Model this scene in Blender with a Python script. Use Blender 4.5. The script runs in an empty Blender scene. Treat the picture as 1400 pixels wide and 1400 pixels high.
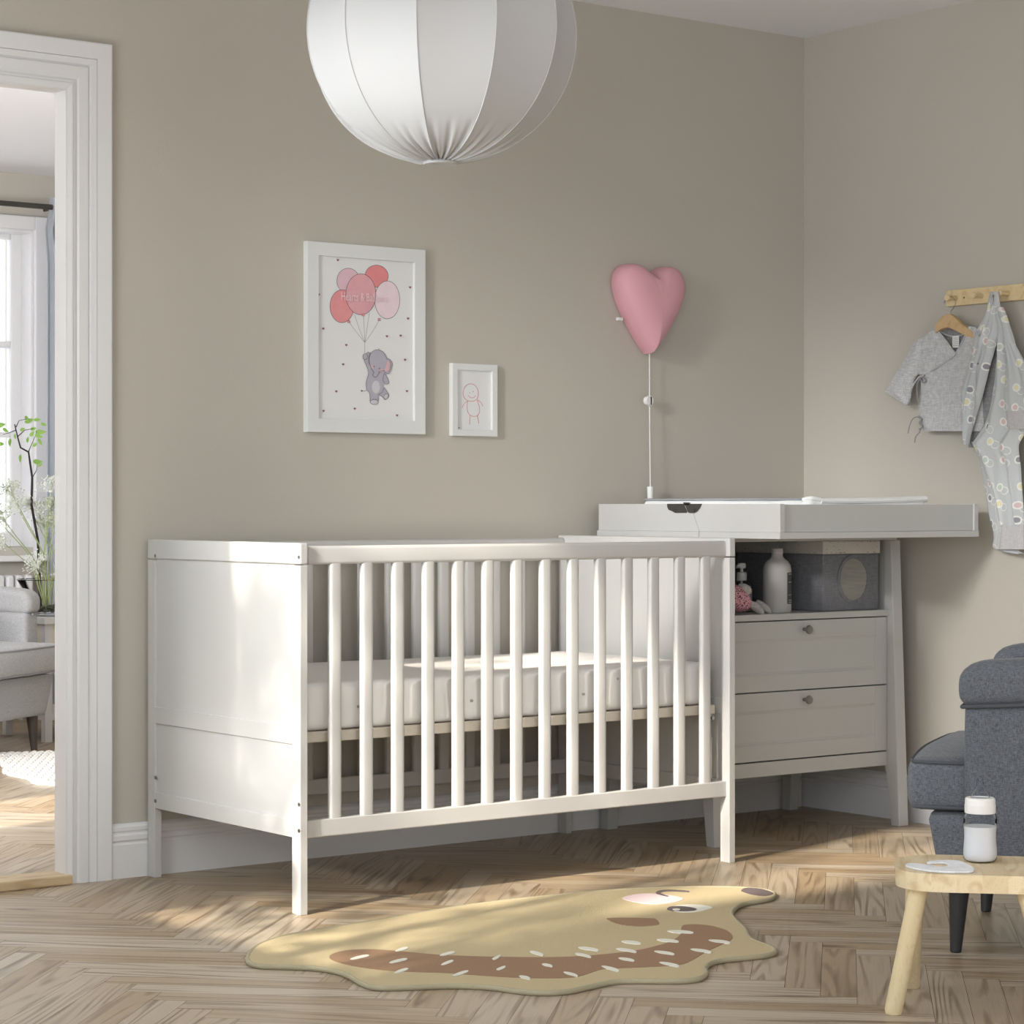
import bpy, bmesh, math, random
from mathutils import Vector, Matrix
from math import sin, cos, pi, radians, sqrt, atan2
random.seed(7)
scene = bpy.context.scene
COL = scene.collection

# ------------------------------------------------------------------ survey of the room
# the photograph was measured with a level camera; these turn a measured direction into a
# point on a real plane of the room (floor / back wall / right wall)
FOC, EYE, HOR, MID = 3245., .99, 689., 700.
YAW = math.atan(4297 / 3245.)
FW = (cos(YAW), sin(YAW)); RT = (sin(YAW), -cos(YAW))
CAM = (-5.4642, -5.6447)
def ray(px, py):
    u = (px - MID) / FOC
    return (FW[0] + u * RT[0], FW[1] + u * RT[1], (HOR - py) / FOC)
def on_z(px, py, z=0.):
    r = ray(px, py); t = (z - EYE) / r[2]
    return Vector((CAM[0] + t * r[0], CAM[1] + t * r[1], z))
def on_y(px, py, y):
    r = ray(px, py); t = (y - CAM[1]) / r[1]
    return Vector((CAM[0] + t * r[0], y, EYE + t * r[2]))
def on_x(px, py, x):
    r = ray(px, py); t = (x - CAM[0]) / r[0]
    return Vector((x, CAM[1] + t * r[1], EYE + t * r[2]))

# ------------------------------------------------------------------ materials
def lin(c):
    c = c / 255.
    return c / 12.92 if c <= .04045 else ((c + .055) / 1.055) ** 2.4
def rgb(r, g, b): return (lin(r), lin(g), lin(b), 1.)
MATS = {}
def mat(name, col, rough=.5, bump=0., bscale=200., var=0., vscale=3., sheen=0., spec=.5, metal=0., trans=0., aniso=None):
    if name in MATS: return MATS[name]
    m = bpy.data.materials.new(name); m.use_nodes = True
    nt = m.node_tree; N = nt.nodes; L = nt.links; b = N['Principled BSDF']
    b.inputs['Base Color'].default_value = col; b.inputs['Roughness'].default_value = rough
    b.inputs['Metallic'].default_value = metal
    b.inputs['Specular IOR Level'].default_value = spec
    if trans: b.inputs['Transmission Weight'].default_value = trans
    if sheen:
        b.inputs['Sheen Weight'].default_value = sheen
    tc = N.new('ShaderNodeTexCoord'); mp = N.new('ShaderNodeMapping'); L.new(tc.outputs['Object'], mp.inputs['Vector'])
    if aniso: mp.inputs['Scale'].default_value = aniso
    n = N.new('ShaderNodeTexNoise'); n.inputs['Scale'].default_value = vscale; n.inputs['Detail'].default_value = 4
    L.new(mp.outputs[0], n.inputs['Vector'])
    mx = N.new('ShaderNodeMix'); mx.data_type = 'RGBA'
    mx.inputs['A'].default_value = tuple(c * (1 - var) for c in col[:3]) + (1,)
    mx.inputs['B'].default_value = tuple(min(1, c * (1 + var)) for c in col[:3]) + (1,)
    L.new(n.outputs['Fac'], mx.inputs['Factor']); L.new(mx.outputs['Result'], b.inputs['Base Color'])
    if bump:
        n2 = N.new('ShaderNodeTexNoise'); n2.inputs['Scale'].default_value = bscale; n2.inputs['Detail'].default_value = 3
        L.new(mp.outputs[0], n2.inputs['Vector'])
        bp = N.new('ShaderNodeBump'); bp.inputs['Strength'].default_value = bump; bp.inputs['Distance'].default_value = .002
        L.new(n2.outputs['Fac'], bp.inputs['Height']); L.new(bp.outputs[0], b.inputs['Normal'])
    MATS[name] = m
    return m

def weave(name, ca, cb, freq=700., bump=.25, blotch=.06, rough=.9, thresh=(.35, .65)):
    """two-tone melange fabric"""
    m = bpy.data.materials.new(name); m.use_nodes = True
    nt = m.node_tree; N = nt.nodes; L = nt.links; b = N['Principled BSDF']
    b.inputs['Roughness'].default_value = rough; b.inputs['Specular IOR Level'].default_value = .2
    b.inputs['Sheen Weight'].default_value = .15
    tc = N.new('ShaderNodeTexCoord')
    f = []
    for sc in ((1, 1, .12), (.12, .12, 1)):
        mp = N.new('ShaderNodeMapping'); mp.inputs['Scale'].default_value = sc
        L.new(tc.outputs['Object'], mp.inputs['Vector'])
        n = N.new('ShaderNodeTexNoise'); n.inputs['Scale'].default_value = freq; n.inputs['Detail'].default_value = 2
        L.new(mp.outputs[0], n.inputs['Vector']); f.append(n)
    ad = N.new('ShaderNodeMath'); ad.operation = 'ADD'
    L.new(f[0].outputs['Fac'], ad.inputs[0]); L.new(f[1].outputs['Fac'], ad.inputs[1])
    ml = N.new('ShaderNodeMath'); ml.operation = 'MULTIPLY'; ml.inputs[1].default_value = .5
    L.new(ad.outputs[0], ml.inputs[0])
    cr = N.new('ShaderNodeValToRGB'); cr.color_ramp.elements[0].position = thresh[0]; cr.color_ramp.elements[1].position = thresh[1]
    cr.color_ramp.elements[0].color = ca; cr.color_ramp.elements[1].color = cb
    L.new(ml.outputs[0], cr.inputs['Fac'])
    L.new(cr.outputs['Color'], b.inputs['Base Color'])
    bp = N.new('ShaderNodeBump'); bp.inputs['Strength'].default_value = bump; bp.inputs['Distance'].default_value = .001
    L.new(ml.outputs[0], bp.inputs['Height']); L.new(bp.outputs[0], b.inputs['Normal'])
    MATS[name] = m
    return m

def wood(name, ca, cb, cd, ring=10., along=(1, 8, 8), rough=.5, uv=False, dark=.5, fine=1., ringfac=.6, thin=.75):
    """contour-line grain; coordinates: x along the grain"""
    m = bpy.data.materials.new(name); m.use_nodes = True
    nt = m.node_tree; N = nt.nodes; L = nt.links; b = N['Principled BSDF']
    b.inputs['Roughness'].default_value = rough; b.inputs['Specular IOR Level'].default_value = .4
    tc = N.new('ShaderNodeTexCoord'); mp = N.new('ShaderNodeMapping'); mp.inputs['Scale'].default_value = along
    L.new(tc.outputs['UV' if uv else 'Object'], mp.inputs['Vector'])
    n = N.new('ShaderNodeTexNoise'); n.inputs['Scale'].default_value = 1.; n.inputs['Detail'].default_value = 1.5; n.inputs['Roughness'].default_value = .4
    L.new(mp.outputs[0], n.inputs['Vector'])
    m1 = N.new('ShaderNodeMath'); m1.operation = 'MULTIPLY'; m1.inputs[1].default_value = ring * 6.283
    L.new(n.outputs['Fac'], m1.inputs[0])
    m2 = N.new('ShaderNodeMath'); m2.operation = 'SINE'; L.new(m1.outputs[0], m2.inputs[0])
    r1 = N.new('ShaderNodeValToRGB'); e = r1.color_ramp.elements
    e[0].position = 0.; e[0].color = (1, 1, 1, 1); e[1].position = thin; e[1].color = (0, 0, 0, 1)
    m3 = N.new('ShaderNodeMath'); m3.operation = 'MULTIPLY_ADD'; m3.inputs[1].default_value = .5; m3.inputs[2].default_value = .5
    L.new(m2.outputs[0], m3.inputs[0]); L.new(m3.outputs[0], r1.inputs['Fac'])
    mp2 = N.new('ShaderNodeMapping'); mp2.inputs['Scale'].default_value = (along[0] * 6, along[1] * 26, along[2] * 26)
    L.new(tc.outputs['UV' if uv else 'Object'], mp2.inputs['Vector'])
    nf = N.new('ShaderNodeTexNoise'); nf.inputs['Scale'].default_value = 1.; nf.inputs['Detail'].default_value = 3
    L.new(mp2.outputs[0], nf.inputs['Vector'])
    mx = N.new('ShaderNodeMix'); mx.data_type = 'RGBA'; mx.inputs['A'].default_value = ca; mx.inputs['B'].default_value = cb
    if uv:
        at = N.new('ShaderNodeAttribute'); at.attribute_name = 'tone'
        L.new(at.outputs['Fac'], mx.inputs['Factor'])
    else:
        n3 = N.new('ShaderNodeTexNoise'); n3.inputs['Scale'].default_value = 3.; L.new(tc.outputs['Object'], n3.inputs['Vector'])
        L.new(n3.outputs['Fac'], mx.inputs['Factor'])
    mf = N.new('ShaderNodeMath'); mf.operation = 'MULTIPLY'; mf.inputs[1].default_value = ringfac
    L.new(r1.outputs['Color'], mf.inputs[0])
    # ring strength fades in and out
    n4 = N.new('ShaderNodeTexNoise'); n4.inputs['Scale'].default_value = 2.5; L.new(mp.outputs[0], n4.inputs['Vector'])
    r4 = N.new('ShaderNodeMapRange'); r4.inputs['From Min'].default_value = .35; r4.inputs['From Max'].default_value = .65
    L.new(n4.outputs['Fac'], r4.inputs['Value'])
    mg = N.new('ShaderNodeMath'); mg.operation = 'MULTIPLY'; L.new(mf.outputs[0], mg.inputs[0]); L.new(r4.outputs['Result'], mg.inputs[1])
    mx2 = N.new('ShaderNodeMix'); mx2.data_type = 'RGBA'; L.new(mx.outputs['Result'], mx2.inputs['A']); mx2.inputs['B'].default_value = cd
    L.new(mg.outputs[0], mx2.inputs['Factor'])
    rf = N.new('ShaderNodeMapRange'); rf.inputs['From Min'].default_value = .55; rf.inputs['From Max'].default_value = .8
    rf.inputs['To Max'].default_value = .45 * fine; L.new(nf.outputs['Fac'], rf.inputs['Value'])
    mx3 = N.new('ShaderNodeMix'); mx3.data_type = 'RGBA'; L.new(mx2.outputs['Result'], mx3.inputs['A']); mx3.inputs['B'].default_value = cd
    L.new(rf.outputs['Result'], mx3.inputs['Factor'])
    L.new(mx3.outputs['Result'], b.inputs['Base Color'])
    bp = N.new('ShaderNodeBump'); bp.inputs['Strength'].default_value = .15; bp.inputs['Distance'].default_value = .001
    L.new(nf.outputs['Fac'], bp.inputs['Height']); L.new(bp.outputs[0], b.inputs['Normal'])
    MATS[name] = m
    return m

def clear(name, tint=(1, 1, 1, 1), gloss=.18, see=.9):
    """thin clear wall: transparent, glossier at grazing angles"""
    m = bpy.data.materials.new(name); m.use_nodes = True
    nt = m.node_tree; N = nt.nodes; L = nt.links
    for n in list(N): N.remove(n)
    o = N.new('ShaderNodeOutputMaterial'); t = N.new('ShaderNodeBsdfTransparent'); t.inputs['Color'].default_value = tint
    g = N.new('ShaderNodeBsdfGlossy'); g.inputs['Roughness'].default_value = .05
    lw = N.new('ShaderNodeLayerWeight'); lw.inputs['Blend'].default_value = gloss
    mx = N.new('ShaderNodeMixShader'); L.new(lw.outputs['Fresnel'], mx.inputs['Fac'])
    L.new(t.outputs[0], mx.inputs[1]); L.new(g.outputs[0], mx.inputs[2]); L.new(mx.outputs[0], o.inputs['Surface'])
    MATS[name] = m
    return m

def paint(name, c, rough=.45): return mat(name, c, rough, bump=.05, bscale=400, var=.015, vscale=8)

WALL = mat('wall_paint', rgb(191, 186, 176), .75, bump=.25, bscale=260, var=.02, vscale=2)
WHITE = paint('white_gloss_trim', rgb(226, 226, 228), .4)
CEIL = mat('ceiling_paint', rgb(240, 240, 244), .9)
GREY = paint('pale_grey_lacquer', rgb(197, 196, 194), .42)
GREYD = paint('grey_lacquer', rgb(192, 193, 191), .45)
FRAMEW = paint('white_frame_foil', rgb(222, 224, 224), .5)
PAPER = mat('drawing_paper', rgb(226, 227, 228), .8)
DARKM = mat('dark_metal', rgb(62, 60, 56), .45)
STEEL = mat('brushed_steel', rgb(150, 150, 148), .35, metal=1.)
KNOB = mat('grey_knob_metal', rgb(140, 138, 134), .35, metal=.6)
HEART = mat('pink_plastic', rgb(224, 168, 180), .55)
WPLAST = mat('white_plastic', rgb(232, 232, 230), .4)
SHEET = mat('white_cotton', rgb(238, 236, 234), .9, bump=.15, bscale=60, var=.02)
MATTW = mat('white_pad_fabric', rgb(238, 240, 240), .8, bump=.1, bscale=90)
PADG = mat('grey_pad_edge', rgb(160, 162, 168), .8)
BEIGE = mat('light_frame_wood', rgb(206, 198, 184), .6, var=.05, vscale=20)
SHADE = mat('lamp_textile', rgb(184, 185, 187), .9, bump=.08, bscale=900)
FAB = weave('grey_blue_upholstery', rgb(70, 73, 80), rgb(122, 126, 134), 950)
FAB2 = weave('light_grey_upholstery', rgb(150, 150, 152), rgb(184, 184, 184), 800, .1)
PIPE = mat('grey_piping', rgb(78, 81, 88), .9)
PIPE2 = mat('light_grey_piping', rgb(140, 140, 142), .9)
JERSEY = weave('grey_melange_jersey', rgb(172, 172, 174), rgb(212, 212, 213), 420, .15)
JERSEYD = weave('inside_jersey', rgb(128, 128, 130), rgb(160, 160, 162), 420, .15)
RIB = weave('ribbed_cuff', rgb(178, 176, 178), rgb(200, 198, 200), 500, .2)
BLACKL = mat('black_leg_lacquer', rgb(44, 45, 47), .45)
BROWNL = mat('dark_brown_leg', rgb(72, 62, 56), .5)
PINE = wood('pine', rgb(232, 212, 172), rgb(222, 198, 152), rgb(196, 162, 112), 5., (3, 14, 14), .5, ringfac=.5)
BEECH = wood('hanger_beech', rgb(214, 184, 142), rgb(200, 168, 124), rgb(170, 132, 90), 4., (6, 20, 20), .5, ringfac=.4)
BIRCH = wood('stool_pine', rgb(230, 214, 180), rgb(208, 188, 150), rgb(186, 152, 106), 6., (3, 14, 14), .5, ringfac=.55)
OAK = wood('oak_threshold', rgb(206, 184, 148), rgb(196, 172, 136), rgb(160, 132, 98), 5., (3, 14, 14), .5)
PARQ = wood('oak_parquet', rgb(184, 171, 152), rgb(160, 139, 111), rgb(98, 78, 56), 11., (.8, 12., 1), .38, uv=True, ringfac=.75, thin=.6, fine=.8)
SUBF = mat('floor_joint', rgb(92, 76, 60), .8)
GLASS = clear('clear_glass')
PLCLR = clear('clear_plastic', (.96, .97, .98, 1), .12)
GREEN = mat('stem_green', rgb(158, 170, 116), .6)
LEAF = mat('young_leaf', rgb(176, 214, 120), .5, var=.12, vscale=30)
BARK = mat('dark_bark', rgb(40, 32, 34), .8)
UMBEL = mat('pale_umbel', rgb(228, 232, 222), .8, var=.2, vscale=60)
SEED = mat('seed_heads', rgb(190, 196, 172), .8, var=.3, vscale=60)

# ------------------------------------------------------------------ object helpers
ORG = {}
def thing(name, loc, label, cat, group=None):
    o = bpy.data.objects.new(name, None); COL.objects.link(o)
    o.location = loc; o.empty_display_size = .1
    o['label'] = label; o['category'] = cat
    if group: o['group'] = group
    ORG[o] = Vector(loc)
    return o
def obj(name, bm, m, parent=None, smooth=False, label=None, cat=None, kind=None, group=None, angle=35):
    me = bpy.data.meshes.new(name)
    bmesh.ops.recalc_face_normals(bm, faces=bm.faces)
    org = ORG.get(parent, None) if parent else None
    if org is not None:
        bmesh.ops.translate(bm, verts=bm.verts, vec=-org)
    else:
        org = Vector((0, 0, 0))
        if kind != 'structure' and bm.verts:
            c = [v.co for v in bm.verts]
            org = Vector(((min(v.x for v in c) + max(v.x for v in c)) / 2, (min(v.y for v in c) + max(v.y for v in c)) / 2, min(v.z for v in c)))
            bmesh.ops.translate(bm, verts=bm.verts, vec=-org)
    bm.to_mesh(me); bm.free()
    for mm in (m if isinstance(m, (list, tuple)) else [m]): me.materials.append(mm)
    if smooth:
        for p in me.polygons: p.use_smooth = True
        try: me.set_sharp_from_angle(angle=radians(angle))
        except Exception: pass
    o = bpy.data.objects.new(name, me); COL.objects.link(o)
    if parent: o.parent = parent; ORG[o] = ORG[parent]
    else: o.location = org; ORG[o] = org
    if label: o['label'] = label
    if cat: o['category'] = cat
    if kind: o['kind'] = kind
    if group: o['group'] = group
    return o
def B(): return bmesh.new()
def box(bm, x0, x1, y0, y1, z0, z1, bev=0., mi=0, seg=2):
    r = bmesh.ops.create_cube(bm, size=1.)
    vs = r['verts']
    for v in vs: v.co = Vector(((x0 + x1) / 2 + v.co.x * (x1 - x0), (y0 + y1) / 2 + v.co.y * (y1 - y0), (z0 + z1) / 2 + v.co.z * (z1 - z0)))
    fs = set(f for v in vs for f in v.link_faces)
    for f in fs: f.material_index = mi
    if bev:
        es = list(set(e for v in vs for e in v.link_edges))
        r = bmesh.ops.bevel(bm, geom=es, offset=bev, segments=seg, affect='EDGES', profile=.5)
        for f in r['faces']: f.material_index = mi
    return bm
def prism(bm, pts, d, mi=0):
    """extrude closed polygon pts (Vectors) by vector d"""
    d = Vector(d)
    a = [bm.verts.new(p) for p in pts]; b = [bm.verts.new(Vector(p) + d) for p in pts]
    n = len(pts); fs = [bm.faces.new(a), bm.faces.new(list(reversed(b)))]
    for i in range(n): fs.append(bm.faces.new((a[i], a[(i + 1) % n], b[(i + 1) % n], b[i])))
    for f in fs: f.material_index = mi
    return a + b
def tube(bm, pts, r, n=8, cap=True, mi=0):
    pts = [Vector(p) for p in pts]; rings = []
    rr = r if isinstance(r, (list, tuple)) else [r] * len(pts)
    up = None
    for i, p in enumerate(pts):
        t = (pts[min(i + 1, len(pts) - 1)] - pts[max(i - 1, 0)]).normalized()
        if up is None: up = Vector((0, 0, 1)) if abs(t.z) < .9 else Vector((1, 0, 0))
        s = t.cross(up).normalized(); up = s.cross(t).normalized()
        rings.append([bm.verts.new(p + (s * cos(2 * pi * k / n) + up * sin(2 * pi * k / n)) * rr[i]) for k in range(n)])
    for a, b in zip(rings, rings[1:]):
        for k in range(n):
            f = bm.faces.new((a[k], a[(k + 1) % n], b[(k + 1) % n], b[k])); f.material_index = mi
    if cap:
        bm.faces.new(rings[0]).material_index = mi; bm.faces.new(rings[-1]).material_index = mi
    return rings
def lathe(bm, prof, c, n=32, mi=0, axis='z', cap=True):
    """prof: list of (radius, height)"""
    c = Vector(c); rings = []
    for r, h in prof:
        ring = []
        for k in range(n):
            a = 2 * pi * k / n; x, y = r * cos(a), r * sin(a)
            if axis == 'z': v = Vector((x, y, h))
            elif axis == 'y': v = Vector((x, h, y))
            else: v = Vector((h, x, y))
            ring.append(bm.verts.new(c + v))
        rings.append(ring)
    for a, b in zip(rings, rings[1:]):
        for k in range(n):
            f = bm.faces.new((a[k], a[(k + 1) % n], b[(k + 1) % n], b[k])); f.material_index = mi
    if cap:
        if prof[0][0] > 1e-5: bm.faces.new(rings[0]).material_index = mi
        if prof[-1][0] > 1e-5: bm.faces.new(rings[-1]).material_index = mi
    bmesh.ops.remove_doubles(bm, verts=[v for rg in rings for v in rg], dist=1e-6)
def ellipsoid(bm, c, r, rot=None, n=16, mi=0):
    M = Matrix.Translation(c) @ (rot or Matrix.Identity(4)) @ Matrix.Diagonal((r[0], r[1], r[2], 1))
    m = n // 2 + 1
    top = bm.verts.new(M @ Vector((0, 0, 1))); bot = bm.verts.new(M @ Vector((0, 0, -1)))
    R = [[bm.verts.new(M @ Vector((sin(pi * i / m) * cos(2 * pi * k / n), sin(pi * i / m) * sin(2 * pi * k / n), cos(pi * i / m)))) for k in range(n)] for i in range(1, m)]
    fs = []
    for k in range(n):
        fs.append(bm.faces.new((top, R[0][k], R[0][(k + 1) % n]))); fs.append(bm.faces.new((bot, R[-1][(k + 1) % n], R[-1][k])))
        for a, b in zip(R, R[1:]): fs.append(bm.faces.new((a[k], b[k], b[(k + 1) % n], a[(k + 1) % n])))
    if mi:
        for f in fs: f.material_index = mi
def catmull(pts, sub=6, closed=True):
    pts = [Vector(p) for p in pts]; n = len(pts); out = []
    rng = range(n) if closed else range(n - 1)
    for i in rng:
        g = (lambda k: pts[k % n]) if closed else (lambda k: pts[max(0, min(n - 1, k))])
        p0, p1, p2, p3 = g(i - 1), g(i), g(i + 1), g(i + 2)
        for s in range(sub):
            t = s / sub
            out.append(.5 * ((2 * p1) + (p2 - p0) * t + (2 * p0 - 5 * p1 + 4 * p2 - p3) * t * t + (3 * p1 - p0 - 3 * p2 + p3) * t ** 3))
    if not closed: out.append(pts[-1])
    return out
def flatpoly(bm, pts, mi=0):
    vs = [bm.verts.new(p) for p in pts]
    es = [bm.edges.new((vs[i], vs[(i + 1) % len(vs)])) for i in range(len(vs))]
    r = bmesh.ops.triangle_fill(bm, use_beauty=True, use_dissolve=False, edges=es)
    for g in r['geom']:
        if isinstance(g, bmesh.types.BMFace): g.material_index = mi
def struct(name, bm, m, **k): return obj(name, bm, m, kind='structure', **k)

# ------------------------------------------------------------------ the shell
CH = 2.52; WT = .045
_c = on_y(154, 61, -.0235)
DX0, DX1, DZ = -3.62, _c.x - .1275, _c.z - .1275           # door opening in the back wall
bm = B()
box(bm, DX1 + .012, 0.12, 0, WT, 0, CH); box(bm, DX0 - .012, DX1 + .012, 0, WT, DZ + .012, CH); box(bm, -4.12, DX0 - .012, 0, WT, 0, CH)
struct('wall_back', bm, WALL)
bm = B(); box(bm, 0, .12, -7.0, 0, 0, CH); struct('wall_right', bm, WALL)
bm = B(); box(bm, -6.3, -4.6, -7.12, -7.0, 0, CH); box(bm, -1.8, .12, -7.12, -7.0, 0, CH); box(bm, -4.6, -1.8, -7.12, -7.0, 0, .7); box(bm, -4.6, -1.8, -7.12, -7.0, 2.3, CH); struct('wall_front', bm, WALL)
bm = B(); box(bm, -6.32, -6.2, -7.0, -6.3, 0, CH); box(bm, -6.32, -6.2, -3.6, -2.45, 0, CH); box(bm, -6.2, -4.125, -2.57, -2.45, 0, CH); box(bm, -6.32, -6.2, -6.3, -3.6, 0, .7); box(bm, -6.32, -6.2, -6.3, -3.6, 2.3, CH); struct('wall_left_front', bm, WALL)
# short left wall with the window the sun comes through
WY0, WY1, WZ0, WZ1 = -2.25, -.84, .72, 2.36
bm = B()
box(bm, -4.12, -4.0, -2.44, WY0, 0, CH); box(bm, -4.12, -4.0, WY1, 0, 0, CH)
box(bm, -4.12, -4.0, WY0, WY1, 0, WZ0); box(bm, -4.12, -4.0, WY0, WY1, WZ1, CH)
struct('wall_left', bm, WALL)
bm = B()
for y0, y1, z0, z1 in ((WY0, WY0 + .05, WZ0, WZ1), (WY1 - .05, WY1, WZ0, WZ1), (WY0, WY1, WZ0, WZ0 + .05), (WY0, WY1, WZ1 - .05, WZ1),
                       (-1.60, -1.56, WZ0, WZ1)):
    box(bm, -4.09, -4.04, y0, y1, z0, z1, .004)
struct('window_1', bm, WHITE)
bm = B(); box(bm, -4.12, .12, -2.45, 0, CH, CH + .1); box(bm, -6.3, .12, -7.1, -2.45, CH, CH + .1); struct('ceiling', bm, CEIL)
bm = B(); box(bm, -4.1, .3, WT, 4.5, CH, CH + .1); box(bm, -4.12, .12, 0, WT, CH, CH + .1); struct('ceiling_next_room', bm, CEIL)

# herringbone parquet through both rooms
def herringbone():
    w = .0735; n = 7; Lp = w * n; g = .0004
    U = Vector((-sqrt(.5), -sqrt(.5), 0)); V = Vector((sqrt(.5), -sqrt(.5), 0)); O = Vector((-1.0, -1.116, 0))
    bm = B(); uvl = bm.loops.layers.uv.new('UVMap'); tl = bm.faces.layers.float.new('tone')
    rnd = random.Random(3)
    def plank(a0, a1, b0, b1, along_u):
        c = O + U * ((a0 + a1) / 2) + V * ((b0 + b1) / 2)
        if not (-7.2 < c.x < .6 and -7.2 < c.y < 4.8): return
        if c.y > .4 and c.x < -4.3: return
        ps = [(a0 + g, b0 + g), (a1 - g, b0 + g), (a1 - g, b1 - g), (a0 + g, b1 - g)]
        f = bm.faces.new([bm.verts.new(O + U * p + V * q) for p, q in ps])
        ou, ov, t = rnd.uniform(0, 60), rnd.uniform(0, 60), rnd.random()
        f[tl] = t
        for l, (p, q) in zip(f.loops, ps):
            l[uvl].uv = ((p + ou, q + ov) if along_u else (q + ou, p + ov))
    for i in range(-140, 140):
        for k in range(-14, 14):
            s = k * 2 * Lp
            plank(i * w + s, i * w + s + Lp, i * w, i * w + w, True)
            plank(i * w + s, i * w + w + s, i * w + w, i * w + w + Lp, False)
    nf = len(bm.faces)
    vs = [bm.verts.new(p) for p in ((-7.2, -7.2, -.0015), (.6, -7.2, -.0015), (.6, 4.8, -.0015), (-7.2, 4.8, -.0015))]
    f = bm.faces.new(vs); f.material_index = 1
    bm.normal_update()
    me = bpy.data.meshes.new('floor')
    for f in bm.faces:
        if f.normal.z < 0: f.normal_flip()
    tones = [f[tl] for f in bm.faces]
    bm.to_mesh(me); bm.free()
    me.materials.append(PARQ); me.materials.append(SUBF)
    o = bpy.data.objects.new('floor', me); COL.objects.link(o); o['kind'] = 'structure'
herringbone()

# baseboards: moulded profile (depth out of the wall, height)
BP = [(0, 0), (.018, 0), (.018, .088), (.0145, .092), (.0145, .0955), (.018, .100), (.018, .112), (.013, .1165), (.013, .1215), (.0155, .1245), (.0155, .134), (.011, .139), (.0045, .143), (0, .143)]
bm = B(); prism(bm, [Vector((DX1 + .128, -d, h)) for d, h in BP], (2.527 - .018, 0, 0)); struct('baseboard_back', bm, WHITE)
bm = B(); prism(bm, [Vector((-d, -.0, h)) for d, h in BP], (0, -7.0, 0)); struct('baseboard_right', bm, WHITE)
# door casing with stepped mouldings (distance from the inner edge, projection)
CP = [(0, 0), (0, .018), (.010, .0215), (.014, .0215), (.017, .0185), (.022, .0185), (.0235, .013), (.028, .013), (.034, .017), (.060, .017), (.0615, .0125), (.0635, .0125), (.067, .020), (.0825, .0215), (.0835, .0185), (.0845, .0225), (.124, .0245), (.1275, .022), (.1275, 0)]
def frame_sweep(bm, prof, path):
    """path: list of (point at inner edge, outward direction) ; y is depth"""
    rings = []
    for p, out in path:
        rings.append([bm.verts.new(Vector(p) + Vector(out) * d + Vector((0, -h, 0))) for d, h in prof])
    for a, b in zip(rings, rings[1:]):
        for i in range(len(prof)): bm.faces.new((a[i], a[(i + 1) % len(prof)], b[(i + 1) % len(prof)], b[i]))
    bm.faces.new(rings[0]); bm.faces.new(rings[-1])
bm = B()
frame_sweep(bm, CP, [((DX0, 0, 0), (-1, 0, 0)), ((DX0, 0, DZ), (-1, 0, 1)), ((DX1, 0, DZ), (1, 0, 1)), ((DX1, 0, 0), (1, 0, 0))])
door = struct('door_1', bm, WHITE)
bm = B()
box(bm, DX1 - .004, DX1 + .012, -.017, WT + .004, 0, DZ + .012, .001); box(bm, DX0 - .012, DX0 + .004, -.017, WT + .004, 0, DZ + .012, .001); box(bm, DX0 + .004, DX1 - .004, -.017, WT + .004, DZ - .004, DZ + .012, .001)
obj('door_lining', bm, WHITE, door)
bm = B()
p = on_x(79.5, 652, DX1 - .005); q = on_x(79.5, 714, DX1 - .005)
box(bm, DX1 - .0055, DX1 - .003, .018, .040, q.z, p.z, .0008)
obj('strike_plate', bm, WPLAST, door, label='small bright white plate set in the door lining')
bm = B(); box(bm, DX0 - .0, DX1 + .008, -.034, WT + .02, .0, .026, .004); struct('trim_1', bm, OAK)

# ------------------------------------------------------------------ next room
WY = 4.5
wx0, wx1, wz0, wz1 = -2.1, -.53, .74, 2.322     # casing outline of its window
ox0, ox1, oz0, oz1 = -2.04, -.593, .79, 2.26
bm = B()
box(bm, -4.1, ox0, WY, WY + .3, 0, CH); box(bm, ox1, .3, WY, WY + .3, 0, CH)
box(bm, ox0, ox1, WY, WY + .3, 0, oz0); box(bm, ox0, ox1, WY, WY + .3, oz1, CH)
struct('wall_next_room_back', bm, WALL)
bm = B(); box(bm, .3, .4, WT, WY + .3, 0, CH); struct('wall_next_room_right', bm, WALL)
bm = B()
for y0, y1, z0, z1 in ((WT, .6, 0, CH), (1.15, WY, 0, CH), (.6, 1.15, 0, .6), (.6, 1.15, 2.2, CH)): box(bm, -4.2, -4.1, y0, y1, z0, z1)
struct('wall_next_room_left', bm, WALL)
win = None
bm = B()                                             # casing
for x0, x1, z0, z1 in ((ox1, wx1, wz0, wz1), (wx0, ox0, wz0, wz1), (ox0, ox1, oz1, wz1)): box(bm, x0, x1, WY - .03, WY, z0, z1, .004)
for x0, x1, z0, z1 in ((ox1 - .012, ox1 + .001, oz0, oz1), (ox0 - .001, ox0 + .012, oz0, oz1), (ox0 + .012, ox1 - .012, oz1 - .012, oz1 + .001)): box(bm, x0, x1, WY - .001, WY + .098, z0, z1, .001)
win = struct('window_2', bm, WHITE)
bm = B()
F0, F1 = WY + .10, WY + .15
gl = -.656
mid = (ox0 + ox1) / 2
for x0, x1, z0, z1 in ((gl, ox1, oz0, oz1), (ox0, ox0 + .07, oz0, oz1), (ox0 + .07, mid - .05, oz0, oz0 + .07), (mid + .05, gl, oz0, oz0 + .07), (ox0 + .07, mid - .05, 2.223, oz1), (mid + .05, gl, 2.223, oz1), (mid - .05, mid + .05, oz0, oz1),
                       (ox0 + .07, mid - .05, 1.717, 1.748), (mid + .05, gl, 1.717, 1.748)): box(bm, x0, x1, F0, F1, z0, z1, .006)
for z0, z1 in ((1.30, 1.325),): box(bm, ox0 + .07, mid - .05, F0 + .01, F1 - .01, z0, z1, .004); box(bm, mid + .05, gl, F0 + .01, F1 - .01, z0, z1, .004)
obj('window_sash', bm, WHITE, win)
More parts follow.
